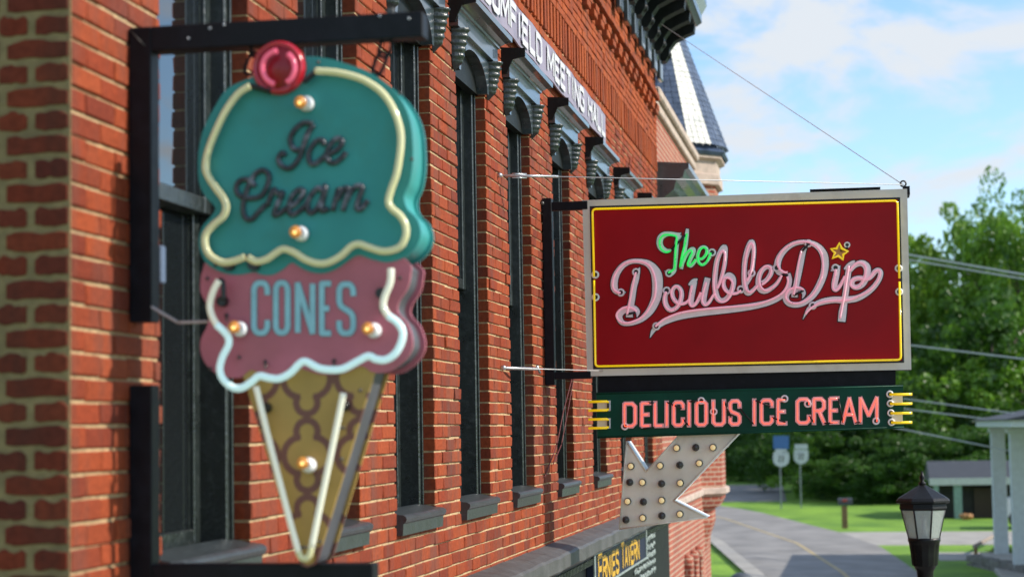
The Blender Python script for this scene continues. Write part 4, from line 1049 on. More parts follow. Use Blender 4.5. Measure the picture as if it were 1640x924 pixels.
ic = thing('ice_cream_sign', 'hanging neon sign shaped as double scoop ice cream cone with cherry', 'sign', (PY(492, 907, CYF).x, CYF, PY(492, 907, CYF).z))
def C3(x, y, d=0.0): return PY(x, y, CYF-d)
SCOOP = [(402,124),(440,100),(490,91),(525,94),(560,104),(592,116),(622,137),(645,165),(657,195),(661,230),(661,262),(656,292),(647,314),(652,334),(667,350),(674,372),(667,394),(650,411),(622,420),(597,416),(575,409),(560,416),(540,430),(517,438),(495,435),(480,428),(467,421),(455,430),(440,439),(427,441),(415,439),(407,436),(385,440),(365,439),(345,432),(329,420),(320,400),(319,380),(325,362),(337,348),(345,335),(341,327),(330,316),(320,297),(317,270),(319,235),(327,205),(342,175),(365,142)]
PINK = [(336,415),(325,432),(321,450),(322,470),(331,487),(336,502),(331,524),(322,542),(321,562),(329,582),(345,597),(362,604),(385,604),(402,592),(420,600),(440,603),(455,597),(470,585),(488,592),(510,599),(530,600),(555,596),(579,586),(597,596),(622,595),(645,580),(659,560),(660,540),(652,517),(638,501),(638,485),(652,462),(657,440),(653,420),(600,395),(400,395)]
CONE = [(388,598),(402,588),(420,596),(470,581),(530,596),(579,582),(600,596),(509,894),(503,904),(492,908),(483,905),(478,896)]
THK = .175
def smooth_poly(P, n=4): return [(p.x, p.y) for p in crom([(a, b, 0) for a, b in P], n, closed=True)]
def plate(poly, d0, d1): 
    mb = MB(); mb.prism([C3(x, y, d0) for x, y in poly], C3(800, 400, d1)-C3(800, 400, d0)+Vector((0, 0, 0)) if False else (0, d0-d1, 0)); return mb
def cone_mat():
    m, N, L, B = _mat('waffle_print')
    g = N.new('ShaderNodeNewGeometry'); sp = N.new('ShaderNodeSeparateXYZ'); L.new(g.outputs['Position'], sp.inputs[0])
    c0 = C3(492, 729); s = (C3(493, 729)-c0).length
    def mth(op, a, b=None):
        n = N.new('ShaderNodeMath'); n.operation = op
        for i, v in enumerate((a, b)):
            if v is None: continue
            if isinstance(v, (int, float)): n.inputs[i].default_value = v
            else: L.new(v, n.inputs[i])
        return n.outputs[0]
    def cell(o, c, per): return mth('ABSOLUTE', mth('SUBTRACT', mth('FLOORED_MODULO', mth('ADD', mth('SUBTRACT', o, c), per/2), per), per/2))
    px = cell(sp.outputs[0], c0.x, 85*s); pz = cell(sp.outputs[2], c0.z, 118*s)
    def circ(cx, cz, r):
        a = mth('SUBTRACT', px, cx*s); b = mth('SUBTRACT', pz, cz*s)
        return mth('SUBTRACT', mth('SQRT', mth('ADD', mth('MULTIPLY', a, a), mth('MULTIPLY', b, b))), r*s)
    d = mth('MINIMUM', mth('MINIMUM', circ(0, 37, 17), circ(9, 0, 28.5)), circ(0, 24, 15.5))
    k = mth('LESS_THAN', mth('ABSOLUTE', d), 5.4*s)
    mx = N.new('ShaderNodeMix'); mx.data_type = 'RGBA'
    mx.inputs[6].default_value = (.43, .26, .06, 1); mx.inputs[7].default_value = (.17, .058, .042, 1); L.new(k, mx.inputs[0])
    nz = N.new('ShaderNodeTexNoise'); nz.inputs['Scale'].default_value = 9; nz.inputs['Detail'].default_value = 6; L.new(g.outputs['Position'], nz.inputs['Vector'])
    r = N.new('ShaderNodeValToRGB'); r.color_ramp.elements[0].color = (.75, .75, .75, 1); r.color_ramp.elements[1].color = (1.2, 1.2, 1.2, 1); L.new(nz.outputs[0], r.inputs[0])
    mu = N.new('ShaderNodeMix'); mu.data_type = 'RGBA'; mu.blend_type = 'MULTIPLY'; mu.inputs[0].default_value = 1
    L.new(mx.outputs[2], mu.inputs[6]); L.new(r.outputs[0], mu.inputs[7]); L.new(mu.outputs[2], B.inputs['Base Color']); B.inputs['Roughness'].default_value = .45
    return m
m_cone = cone_mat()
def shrink(poly, k):
    out = []; n = len(poly); ar = sum(a[0]*b[1]-b[0]*a[1] for a, b in zip(poly, poly[1:]+poly[:1]))
    sgn = 1 if ar > 0 else -1
    for i in range(n):
        t = Vector((poly[(i+1) % n][0]-poly[i-1][0], poly[(i+1) % n][1]-poly[i-1][1]))
        if t.length < 1e-6: out.append(poly[i]); continue
        t.normalize(); out.append((poly[i][0]-t.y*k*sgn, poly[i][1]+t.x*k*sgn))
    return out
sp_, pp_ = smooth_poly(SCOOP), smooth_poly(PINK)
cp_ = CONE
for nm, poly, mt, side, dz in (('scoop', sp_, m_teal, m_teal, .006), ('lower_scoop', pp_, m_pink, m_core, .003), ('cone', cp_, m_cone, m_core, 0.0)):
    f = MB(); f.prism([C3(x, y, dz) for x, y in poly], (0, .012, 0)); fo = f.build(nm, mt, ic); fix_normals(fo)
    c = MB(); c.prism([C3(*p, dz-.012) for p in shrink(poly, 3.5 if nm != 'lower_scoop' else 7)], (0, THK-.028+2*dz-dz, 0), caps=False); c.build('side_return', side, fo)
    b = MB(); b.prism([C3(x, y, dz)+Vector((0, THK-.012, 0)) for x, y in poly], (0, .012+dz*.5, 0)); bo = b.build('back_plate', mt, fo); fix_normals(bo)
    if nm == 'scoop': scoop = fo
    elif nm == 'lower_scoop': lower = fo
    else: conep = fo
def tube_c(pts, r, d, mat, parent, name='neon_tube', closed=False):
    mb = MB(); q = crom([(a, b, 0) for a, b in pts], 5); mb.tube([C3(p.x, p.y, d) for p in q], r, 10); return mb.build(name, mat, parent)
ST1 = [(397,412.5),(410,419),(427,415),(442,405),(454,399),(470,404),(490,416),(510,422),(527,420),(547,409),(562,395),(575,391),(590,396),(610,402),(627,401),(642,394),(650,377),(649,360),(640,345),(627,334),(622,322),(627,302),(636,275),(642,230),(639,200),(627,170),(610,147),(585,130),(560,121),(535,116),(505,114)]
ST2 = [(401,138),(382,150),(362,177),(347,207),(334,240),(329,265),(332,280),(345,301),(357,317),(362,332),(357,347),(340,362),(329,377),(329,395),(337,410),(355,420),(372,419),(392,412)]
tube_c(ST1, .0108, .035, n_cream, scoop); tube_c(ST2, .0108, .035, n_cream, scoop)
tube_c([(402,138.5),(418,142),(434,147)], .0085, .03, n_black, scoop, 'blackout_section'); tube_c([(486,132),(496,124),(505,116)], .0085, .03, n_black, scoop, 'blackout_section')
tube_c([(393,412),(398,412)], .009, .02, n_black, scoop, 'blackout_section')
for x, y in ((368,424),(408,424)):
    mb = MB(); mb.lathe([(.02, 0), (.018, -.02)], C3(x, y, .006), 12, (0, 1, 0)); mb.build('electrode_boot', n_black, scoop)
PT1 = [(626,430),(625,452),(616,475),(614,492),(622,506),(637,517),(645,532),(642,550),(632,567),(617,576),(602,575),(590,570),(575,577),(550,590),(530,592),(510,589),(490,579),(480,582),(465,597),(447,606),(430,605),(415,602),(402,612),(387,621),(372,620),(357,607),(352,590),(357,570),(366,552),(364,537),(347,520),(339,505),(336,487),(342,465),(351,449)]
tube_c(PT1[:5], .0108, .05, n_ivory, lower); tube_c(PT1[4:31], .0112, .05, n_ice, lower); tube_c(PT1[30:], .0105, .05, n_ivory, lower)
tube_c([(351,449),(357,453),(358,482)], .008, .045, n_black, lower, 'blackout_section')
for x, y in ((358, 483), (612, 470)):
    mb = MB(); mb.lathe([(.017, 0), (.015, -.025)], C3(x, y, .003), 12, (0, 1, 0)); mb.build('electrode_boot', n_black, lower)
for x, y in ((425, 580), (535, 578), (610, 492), (363, 505)):
    mb = MB(); p, q = C3(x, y, .003), C3(x, y+8, .05); mb.tube([p, q], .004, 6); mb.sphere(p, .007, 8, 6); mb.build('tube_clip', m_iron, lower)
tube_c([(410,619),(427,690),(445,760),(463,830),(478,884)], .0098, .05, n_ivory, conep)
tube_c([(478,884),(482,892),(489,894),(495,889),(499,876)], .0098, .05, n_cream, conep)
tube_c([(499,876),(512,812),(528,736),(540,678),(550,629)], .0098, .05, n_ivory, conep)
for x, y in ((428, 653), (553, 650)):
    mb = MB(); mb.lathe([(.016, 0), (.014, -.025)], C3(x, y, 0), 12, (0, 1, 0)); mb.build('electrode_boot', n_black, conep)
for x, y in ((421, 682), (545, 685), (519, 774), (486, 876)):
    mb = MB(); mb.tube([C3(x-7, y, .03), C3(x+7, y, .03)], .004, 6); mb.tube([C3(x, y, 0), C3(x, y, .04)], .004, 6); mb.build('tube_clip', m_iron, conep)
for par, pts in ((scoop, ((640,150),(510,100),(335,225),(660,255),(345,425))), (lower, ((332,446),(640,445),(337,590),(383,572),(597,566))), (conep, ((577,625),(547,735),(512,867)))):
    for x, y in pts:
        mb = MB(); mb.sphere(C3(x, y, .008), .0055, 8, 5); mb.build('screw', m_iron, par)
def bulb(x, y, parent, d0=.006, dx=11, dy=6):
    mb = MB(); c = C3(x+dx, y+dy*.6, d0); mb.lathe([(.022, 0), (.0235, -.012), (.018, -.03), (.012, -.034)], c, 16, (0, 1, 0)); s = mb.build('bulb_socket', m_porc, parent)
    mb = MB(); mb.sphere(C3(x, y, d0+.055), .0185, 14, 10); mb.build('bulb', n_amber, parent)
    mb = MB(); mb.sphere(C3(x-1.5, y+1, d0+.073), .0055, 8, 6); mb.build('filament', n_filament, parent)
bulb(481, 164, scoop); bulb(473, 371.5, scoop); bulb(375, 524, lower); bulb(589, 526, lower); bulb(485, 741, conep, .002)
mb = MB(); cc = C3(446, 109, .02)
sC = (C3(447, 109, .02)-cc).length
mb.lathe([(42*sC, .03), (42*sC, 0), (40*sC, -.012), (36*sC, -.016), (34*sC, -.008)], cc, 36, (0, 1, 0)); ch = mb.build('cherry', m_cherry, scoop)
mb = MB(); mb.lathe([(35*sC, 0), (33*sC, -.004), (.001, -.012)], cc+Vector((0, -.004, 0)), 32, (0, 1, 0)); mb.build('cherry_face', m_cherrydark, scoop)
for a0, a1 in ((95, 255), (-60, 55)):
    mb = MB(); mb.tube([C3(446+26*math.cos(math.radians(-a)), 109+27*math.sin(math.radians(-a)), .055) for a in np.linspace(a0, a1, 16)], .0085, 8); mb.build('cherry_tube', n_rose, scoop)
ICE = [[(500,199),(488,197),(474,206),(465,222),(468,236),(477,241),(487,236)],[(502,200),(492,216),(486,234),(480,252),(470,266),(460,270),(449,264),(446,254),(452,245),(457,250)],
 [(519,233),(516,225),(506,227),(495,244),(496,260),(504,263),(516,254),(525,245)],[(526,248),(540,240),(548,229),(543,222),(532,228),(524,244),(526,258),(536,261),(548,252),(554,244)],
 [(409,299),(398,288),(384,290),(378,302),(384,314),(400,318),(418,314),(428,298),(431,282),(422,273),(410,278),(400,294),(392,316),(389,336),(394,350),(404,351),(414,340),(426,328)],
 [(428,330),(438,304),(444,310),(453,309),(446,324),(439,344),(448,342),(459,333)],[(460,334),(476,324),(486,308),(478,304),(466,318),(463,338),(470,344),(484,334),(492,326)],
 [(518,306),(508,302),(494,320),(494,338),(502,340),(514,324),(522,296),(517,322),(515,338),(526,334)],[(533,338),(538,318),(543,301),(540,320),(550,303),(558,303),(555,318),(549,338)],[(554,322),(566,302),(577,298),(580,303),(575,318),(571,333),(578,335),(589,321)]]
for s_ in ICE:
    tube_c(s_, .0082, .012, m_charcoal, scoop, 'letter')
CB = [('C', 402.5, 432.5, 449, 537.5), ('O', 437.5, 465, 449, 537), ('N', 472.5, 505, 450, 537), ('E', 511, 534.5, 450, 538), ('S', 539, 570, 451, 538)]
for chx, xa, xb, yt, yb in CB:
    w_ = 4.3; g = MB(); ol = MB()
    for k, st in enumerate(FONT[chx]):
        pts = [(xa+w_+(xb-xa-2*w_)*u, yb-w_-(yb-yt-2*w_)*v) for u, v in st]
        if chx in 'COS':
            q = rounded(pts, 4)
            ribbon(ol, [(a, b, w_+1.1) for a, b in q], C3, .0046, .0054, 0, 3); ribbon(g, [(a, b, w_) for a, b in q], C3, .0066, .0074, 0, 3)
        else:
            bars(ol, pts, w_+1.1, lambda u, v, l: C3(u, v, l), .0046+.0006*k); bars(g, pts, w_, lambda u, v, l: C3(u, v, l), .0072+.0008*k)
    ol.build('letter_outline', m_aquadark, lower); g.build('letter', m_aqua, lower)
# chains
def link(c, u, v, a, b, r):
    u, v = Vector(u).normalized(), Vector(v).normalized(); pts = []
    for t in np.linspace(0, 2*math.pi, 21)[:-1]:
        cx = math.cos(t); sx = math.sin(t)
        pts.append(Vector(c)+u*(math.copysign(abs(cx)**.7, cx)*a)+v*(math.copysign(abs(sx)**.7, sx)*b))
    mb = MB(); mb.tube(pts, r, 7, closed=True); return mb
for xx in (617, 412):
    p0 = PY(xx, 78, BYC); p1 = PY(xx-9, 102, BYC)
    link(p0, (.35, 0, 1), (.9, .3, -.3), .027, .017, .0055).build('chain_link', m_steel, ic)
    d = (p1-PY(xx-1, 88, BYC)); link(p1, (-.42, 0, -1), (1, .1, -.42), .036, .015, .0055).build('chain_link', m_steel, ic)
# ================================================================== STREET LAMP
LY = 16.0
m_lampblk = M('lamp_black', (.006, .006, .007), .4, var=.3, vscale=30, bump=.25, bscale=90, dirt_or_glint=(.02, .018, .017), dscale=25, spec=.3)
def lampglass():
    m, N, L, B = _mat('lamp_glass')
    B.inputs['Base Color'].default_value = (.90, .94, .92, 1); B.inputs['Roughness'].default_value = .15; B.inputs['Transmission Weight'].default_value = .72
    g = N.new('ShaderNodeNewGeometry'); nz = N.new('ShaderNodeTexNoise'); nz.inputs['Scale'].default_value = 40; L.new(g.outputs['Position'], nz.inputs['Vector'])
    b = N.new('ShaderNodeBump'); b.inputs['Strength'].default_value = .4; b.inputs['Distance'].default_value = .01; L.new(nz.outputs[0], b.inputs['Height']); L.new(b.outputs[0], B.inputs['Normal']); return m
m_lampglass = lampglass()
lc = PY(1480, 860, LY); lz = lambda y: PY(1480, y, LY).z; lw = lambda px: px*LY/FPX*1.0
lamp = thing('street_lamp', 'black cast iron street lamp with glass lantern beside the road', 'lamp', (lc.x, LY, 0))
def ring8(levels, n=8, rot=0.0):
    mb = MB(); vs = []
    for r, z in levels: vs += [(lc.x+r*math.cos(rot+2*math.pi*k/n), LY+r*math.sin(rot+2*math.pi*k/n), z) for k in range(n)]
    mb.add(vs, [(i*n+k, i*n+(k+1) % n, (i+1)*n+(k+1) % n, (i+1)*n+k) for i in range(len(levels)-1) for k in range(n)])
    mb.f += [tuple(range(n))[::-1], tuple(range((len(levels)-1)*n, len(levels)*n))]; mb.sm += [False]*2; return mb
RO = math.radians(20)
roof = ring8([(lw(37), lz(816)), (lw(39), lz(813)), (lw(38), lz(806)), (lw(44), lz(804)), (lw(44), lz(801)), (lw(40), lz(797)), (lw(5), lz(776)), (lw(3), lz(773))], 8, RO).build('roof', m_lampblk, lamp)
mb = MB(); mb.lathe([(lw(5), lz(777)), (lw(6), lz(773)), (lw(2.5), lz(770)), (lw(4.5), lz(765)), (lw(3), lz(761)), (lw(1), lz(754))], (lc.x, LY, 0), 12); mb.build('finial', m_lampblk, roof)
for k in range(8):
    a0, a1 = RO+2*math.pi*k/8, RO+2*math.pi*(k+1)/8
    q = []
    for r, z in ((lw(24.5), lz(861)), (lw(35.5), lz(815))):
        for a in (a0, a1): q.append(Vector((lc.x+r*math.cos(a), LY+r*math.sin(a), z)))
    n_ = ((q[1]-q[0]).cross(q[2]-q[0])).normalized()
    mb = MB(); mb.prism([q[0], q[1], q[3], q[2]], n_*.006); mb.build('glass_pane', m_lampglass, lamp)
    mb = MB(); mb.tube([q[0], q[2]], lw(1.6), 6); mb.build('glazing_bar', m_lampblk, lamp)
mb = MB(); mb.lathe([(lw(6), lz(861)), (lw(7), lz(850)), (lw(4), lz(835)), (lw(5), lz(822))], (lc.x, LY, 0), 12); mb.build('lamp_bulb', m_porc, lamp)
def fluted(levels, n=40, amp=.05):
    mb = MB(); vs = []
    for r, z, fl in levels:
        for k in range(n):
            a = 2*math.pi*k/n; rr = r*(1+(amp*math.cos(a*14) if fl else 0)); vs.append((lc.x+rr*math.cos(a), LY+rr*math.sin(a), z))
    mb.add(vs, [(i*n+k, i*n+(k+1) % n, (i+1)*n+(k+1) % n, (i+1)*n+k) for i in range(len(levels)-1) for k in range(n)], True)
    mb.f.append(tuple(range((len(levels)-1)*n, len(levels)*n))); mb.sm.append(False); return mb
fluted([(lw(18), lz(905), 1), (lw(19), lz(902), 1), (lw(20.5), lz(885), 1), (lw(22), lz(872), 1), (lw(23.5), lz(869), 0), (lw(25), lz(865), 0), (lw(25), lz(860.5), 0)]).build('lantern_cup', m_lampblk, lamp)
fluted([(.17, .0, 0), (.17, .25, 0), (.13, .3, 1), (.12, .8, 1), (.08, .9, 0), (.065, 1.0, 1), (.052, lz(960), 1), (lw(12), lz(926), 0), (lw(13), lz(914), 0), (lw(17), lz(906), 0), (lw(18), lz(905), 0)]).build('post', m_lampblk, lamp)

# ================================================================== ROADSIDE THINGS
m_blue = M('sign_blue', (.05, .14, .36), .4, var=.1, bump=.05)
m_signwhite = M('sign_white', (.55, .57, .58), .4, var=.1, bump=.05)
m_post = M('galv_post', (.30, .31, .32), .5, metal=.4, var=.2, bump=.1)
m_wood = M('wood_brown', (.20, .12, .055), .8, var=.25, vscale=6, bump=.4, bscale=20)
def shield(cx, cy, w, h, Y):
    pts = [(-.5, -.5), (.5, -.5), (.55, -.1), (.5, .25), (.3, .45), (0, .55), (-.3, .45), (-.5, .25), (-.55, -.1)]
    return [PY(cx+u*w, cy+v*h, Y) for u, v in pts]
def numeral(mb, x, y, w, h, Y):                       # too far to read: a dark two-stroke mark like a route number
    for dx in (-.22, .22): mb.tube([PY(x+w*(dx-.12), y-h*.3, Y), PY(x+w*(dx+.12), y-h*.3, Y), PY(x+w*(dx-.08), y+h*.3, Y)], .02, 5)
def road_sign(px, base, Y, parts, label):
    b = PY(px, base, Y); t = thing('road_sign', label, 'road sign', (b.x, Y, gz(Y)), 'route signs on the verge')
    mb = MB(); mb.box((b.x-.03, Y, gz(Y)-.3), (b.x+.03, Y+.05, PY(px, parts[0][1], Y).z)); mb.build('post', m_post, t)
    for kind, y, w, h, mt in parts:
        mb = MB()
        if kind == 'rect': mb.prism([PY(px+u*w, y+v*h, Y-.01) for u, v in ((-.5, -.5), (.5, -.5), (.5, .5), (-.5, .5))], (0, .01, 0))
        else: mb.prism(shield(px, y, w, h, Y-.01), (0, .01, 0))
        o = mb.build('plate', mt, t); fix_normals(o)
        if kind == 'shield':
            mb = MB(); numeral(mb, px, y, w*.5, h*.7, Y-.02); mb.build('numeral', m_inkblack, t)
SYD = 84.0
road_sign(1251, 806, SYD, [('rect', 708, 25, 21, m_blue), ('rect', 722, 18, 6, m_signwhite), ('shield', 735, 24, 23, m_signwhite)], 'taller roadside post with blue plate above white route shield')
road_sign(1283, 806, SYD+.8, [('rect', 715, 21, 8, m_signwhite), ('shield', 731, 22, 22, m_signwhite)], 'shorter roadside post with single white route shield')
p = G(1353, 846)
mbx = thing('mailbox', 'dark mailbox on a wooden post in the grass', 'mailbox', p)
mb = MB(); a, b = PY(1348.5, 846, p.y), PY(1357, 810, p.y); mb.box((a.x, p.y, a.z-.1), (b.x, p.y+.15, b.z), .01); mb.build('post', m_wood, mbx)
mb = MB(); a, b = PY(1342, 808, p.y), PY(1365, 797, p.y); r_ = (b.z-a.z)/2
prof = [(math.cos(t)*r_, math.sin(t)*r_) for t in np.linspace(0, math.pi, 9)]
mb.prism([(a.x, p.y+.05+c, b.z-r_+s) for c, s in prof]+[(a.x, p.y+.05-r_, a.z), (a.x, p.y+.05+r_, a.z)], (b.x-a.x, 0, 0)); o = mb.build('box', M('mailbox_grey', (.05, .055, .06), .4), mbx); fix_normals(o)
mb = MB(); mb.box(PY(1349, 799, p.y-.12), PY(1357, 802.5, p.y-.10)); mb.build('flag', M('flag_red', (.4, .05, .03), .5), mbx)
# shed
YS = 76.0
sh = thing('shed', 'low shed with dark roof and pale fascia behind the lawn', 'shed', (PY(1540, 834, YS).x, YS, gz(YS)))
m_dkroof = M('roof_dark', (.045, .048, .055), .6, var=.2, vscale=3, bump=.3, bscale=20)
m_fascia = M('fascia_white', (.55, .55, .52), .5, var=.1, bump=.1)
m_in = M('shed_dark', (.035, .032, .028), .8, var=.3, vscale=3, bump=.2)
m_palegreen = M('pale_green', (.22, .32, .27), .6, var=.15, bump=.1)
a, b = PY(1499, 768, YS), PY(1720, 836, YS)
mb = MB(); mb.box((a.x, YS+.5, gz(YS)-.3), (b.x, YS+5, a.z)); mb.build('wall', m_in, sh)
rz = PY(1499, 738, YS+2.5).z
mb = MB(); mb.prism([(a.x-.25, YS-.2, a.z), (a.x-.25, YS+2.6, rz), (a.x-.25, YS+5.4, a.z), (a.x-.25, YS+5.4, a.z-.1), (a.x-.25, YS-.2, a.z-.1)], (b.x-a.x+.5, 0, 0)); o = mb.build('roof', m_dkroof, sh); fix_normals(o)
mb = MB(); mb.box((a.x-.27, YS-.24, PY(1540, 776, YS).z), (b.x+.2, YS-.19, PY(1540, 765, YS).z)); mb.build('fascia', m_fascia, sh)
for x0, x1 in ((1497, 1503), (1529, 1540), (1606, 1612)):
    q0, q1 = PY(x0, 836, YS-.1), PY(x1, 776, YS-.1); mb = MB(); mb.box((q0.x, YS-.15, gz(YS)-.1), (q1.x, YS, q1.z)); mb.build('post', m_palegreen, sh)
for k in range(9):
    q0 = PY(1563+k*5, 836, YS); mb = MB(); mb.box((q0.x, YS+.3, gz(YS)), (q0.x+.09, YS+.42, PY(1563, 782, YS).z)); mb.build('slat', M('slat_brown', (.07, .045, .03), .8) if k == 0 else bpy.data.materials['slat_brown'], sh)
q0, q1 = PY(1534, 838, YS-1), PY(1606, 832, YS-1); mb = MB(); mb.box((q0.x, YS-1, gz(YS)-.1), (q1.x, YS-.6, q1.z), .02); mb.build('step', m_wood, sh)
mb = MB(); c = PY(1551, 829, YS-.8)
for k in range(9): mb.sphere((c.x+random.uniform(-.28, .28), YS-.8+random.uniform(-.1, .1), q1.z+random.uniform(.05, .16)), random.uniform(.08, .14), 8, 6)
tag(mb.build('gourd_pile', M('gourd_orange', (.36, .17, .06), .6)), 'small orange tan heap on the shed step', 'heap')
# open pavilion on white posts
m_trim = M('trim_blue_white', (.52, .57, .60), .5, var=.08, bump=.08)
YP0, YP1 = 45.0, 57.5
xp = PY(1601, 800, 57).x
pv = thing('pavilion', 'open roof on two pale square posts at the right edge', 'pavilion', (xp, 51, gz(51)))
zE = PY(1600, 683, 57).z; zE1 = PY(1600, 672, 57).z
for Yp in (57.0, 50.2):
    mb = MB(); zz = gz(Yp); mb.box((xp-.2, Yp-.2, zz-.2), (xp+.2, Yp+.2, zE), .02); mb.box((xp-.26, Yp-.26, zE-.16), (xp+.26, Yp+.26, zE-.04), .01); mb.build('post', m_trim, pv)
for Yp in (57.0, 50.2):
    mb = MB(); zz = gz(Yp); mb.box((xp+6.8, Yp-.2, zz-.2), (xp+7.2, Yp+.2, zE), .02); mb.build('post', m_trim, pv)
mb = MB(); mb.box((xp-.55, YP0, zE), (xp+7.8, YP1+.4, zE1), .02); mb.build('fascia', m_trim, pv)
mb = MB(); mb.prism([(xp-.65, YP0-.1, zE1), (xp+3.6, YP0-.1, zE1+.8), (xp+7.9, YP0-.1, zE1), (xp+7.9, YP0-.1, zE1-.03), (xp-.65, YP0-.1, zE1-.03)], (0, YP1-YP0+.6, 0)); o = mb.build('roof', m_dkroof, pv); fix_normals(o)
mb = MB(); mb.box((xp-.6, YP0, gz(51)-.3), (xp+7.6, YP1, gz(51)+.12), .03); mb.build('floor_slab', m_concrete, pv)
# parked pickup glimpsed between the posts
YV = 70.0; c = PY(1650, 836, YV)
pk = thing('parked_pickup', 'white pickup parked behind the pavilion posts at the right edge', 'pickup', (c.x, YV, gz(YV)))
m_van = M('van_white', (.62, .63, .64), .3, var=.05, bump=.03, coat=.4)
zg = gz(YV)
prof = [(-1.1, .45), (-1.1, 1.0), (-.95, 1.08), (-.45, 1.1), (-.1, 1.62), (.1, 1.72), (1.35, 1.74), (1.55, 1.62), (1.7, 1.1), (3.3, 1.08), (3.35, .45)]
mb = MB(); mb.prism([(c.x+px_, YV-.85, zg+z) for px_, z in prof], (0, 1.7, 0)); o = mb.build('body', m_van, pk); fix_normals(o)
mb = MB(); mb.prism([(c.x+px_, YV-.86, zg+z) for px_, z in ((-.28, 1.12), (.08, 1.6), (1.3, 1.62), (1.5, 1.12))], (0, .01, 0)); mb.build('window', m_glass, pk)
for wx in (-.45, 2.4):
    mb = MB(); mb.lathe([(.34, 0), (.36, .05), (.36, .2), (.34, .24)], (c.x+wx, YV-.88, zg+.36), 18, (0, 1, 0)); mb.build('wheel', m_inkblack, pk)
    mb = MB(); mb.lathe([(.2, 0), (.18, -.02)], (c.x+wx, YV-.88, zg+.36), 14, (0, 1, 0)); mb.build('hubcap', m_galv, pk)
# round maroon wreath under the roof edge
YR = 50.6; c = PY(1640, 800, YR); s_ = YR/FPX
mb = MB(); mb.tube([(c.x+math.cos(t)*14*s_, YR, c.z+math.sin(t)*22*s_) for t in np.linspace(0, 2*math.pi, 25)[:-1]], 5*s_, 8, closed=True)
for k in range(60):
    t = random.uniform(0, 6.28); mb.sphere((c.x+math.cos(t)*14*s_+random.uniform(-.06, .06), YR+random.uniform(-.1, .05), c.z+math.sin(t)*22*s_+random.uniform(-.06, .06)), random.uniform(.03, .06), 6, 4)
tag(mb.build('wreath', M('maroon_flowers', (.16, .035, .07), .7, var=.5, vscale=20)), 'maroon ring wreath hanging beside the right pavilion post', 'wreath')
# garden wall, path and handrail in front of the pavilion
m_rubble = M('rubble_stone', (.16, .15, .135), .9, var=.35, vscale=5, bump=.8, bscale=9, dirt_or_glint=(.08, .08, .075), dscale=4)
gw = G(1560, 905); gw2 = G(1640, 924)
gx = thing('garden_wall', 'low grey rubble wall at the bottom right corner', 'wall', (gw.x, gw.y, gz(gw.y)))
r3 = random.Random(5)
dirv = Vector((gw2.x-gw.x, gw2.y-gw.y, 0)); ln = dirv.length; dirv.normalize()
for row in range(2):
    t = r3.uniform(-.3, 0)
    while t < ln+1.0:
        l = r3.uniform(.3, .55); p0 = gw+dirv*t; p1 = gw+dirv*(t+l-.03); z0 = gz(gw.y)-.1+row*.2
        nrm = Vector((-dirv.y, dirv.x, 0))*(.17+r3.uniform(-.02, .02))
        mb = MB(); mb.prism([p0-nrm, p1-nrm, p1+nrm, p0+nrm], (0, 0, .185))
        for i in range(len(mb.v)):
            v = mb.v[i]; mb.v[i] = (v[0]+r3.uniform(-.02, .02), v[1]+r3.uniform(-.02, .02), (z0 if i < 4 else z0+.18)+r3.uniform(-.015, .015))
        mb.build('stone', m_rubble, gx); t += l
pa, pb = G(1505, 885).y, G(1505, 898).y
strip('garden_path', lambda Y: G(1500, 890).x, lambda Y: 30, min(pa, pb), max(pa, pb), .015, m_concrete)
hr = thing('handrail', 'pale wooden handrail sloping up to the pavilion', 'handrail', G(1563, 890))
q = G(1563, 890); q2 = G(1604, 872)
t0, t1 = PY(1563, 873, q.y), PY(1604, 851, q2.y)
for a, b in ((q, t0), (q2, t1)):
    mb = MB(); mb.box((a.x-.05, a.y-.05, a.z-.1), (a.x+.05, a.y+.05, b.z), .01); mb.build('post', m_wood, hr)
mb = MB(); mb.tube([t0-(t1-t0)*.06, t1+(t1-t0)*.05], .06, 6); mb.build('rail', M('rail_weathered', (.30, .24, .20), .8, var=.2, bump=.3), hr)
# bin by the kerb
Yb = 39.0; c = PY(1187, 915, Yb)
bn = thing('litter_bin', 'grey domed bin on the verge below the brick turret', 'bin', (c.x, Yb, gz(Yb)))
rb = 20*Yb/FPX; zt_ = PY(1187, 916, Yb).z
mb = MB(); mb.lathe([(rb*.9, 0), (rb, .1), (rb, zt_-.25)], (c.x, Yb, 0), 20); mb.build('body', m_post, bn)
mb = MB(); mb.lathe([(rb*1.04, zt_-.25), (rb*1.04, zt_-.2), (rb*.9, zt_-.1), (rb*.5, zt_-.02), (.01, zt_)], (c.x, Yb, 0), 20); mb.build('lid', M('bin_grey', (.06, .07, .085), .6), bn)
# overhead lines
m_cablepale = M('cable_pale', (.33, .36, .36), .5, var=.05, bump=0)
def over(y0, y1, Yd, r, label):
    wire('overhead_line', [PY(1090, y0-(y1-y0)*2.05, Yd+14), PY(2000, y1+(y1-y0)*2.0, Yd-14)], r, label, 'overhead line', m_cablepale, .0, 'overhead lines crossing right')
over(409, 440, 60, .030, 'topmost overhead line crossing the trees right of the red sign')
over(417, 447, 60, .026, 'second overhead line, just under the topmost one')
over(553, 575, 60, .024, 'lone overhead line level with the bottom of the red sign')
over(640, 664, 60, .020, 'overhead line level with the green neon panel')
over(656, 678, 60, .020, 'overhead line just below the green panel level one')
over(690, 726, 60, .020, 'lowest overhead line sloping to the pavilion posts')

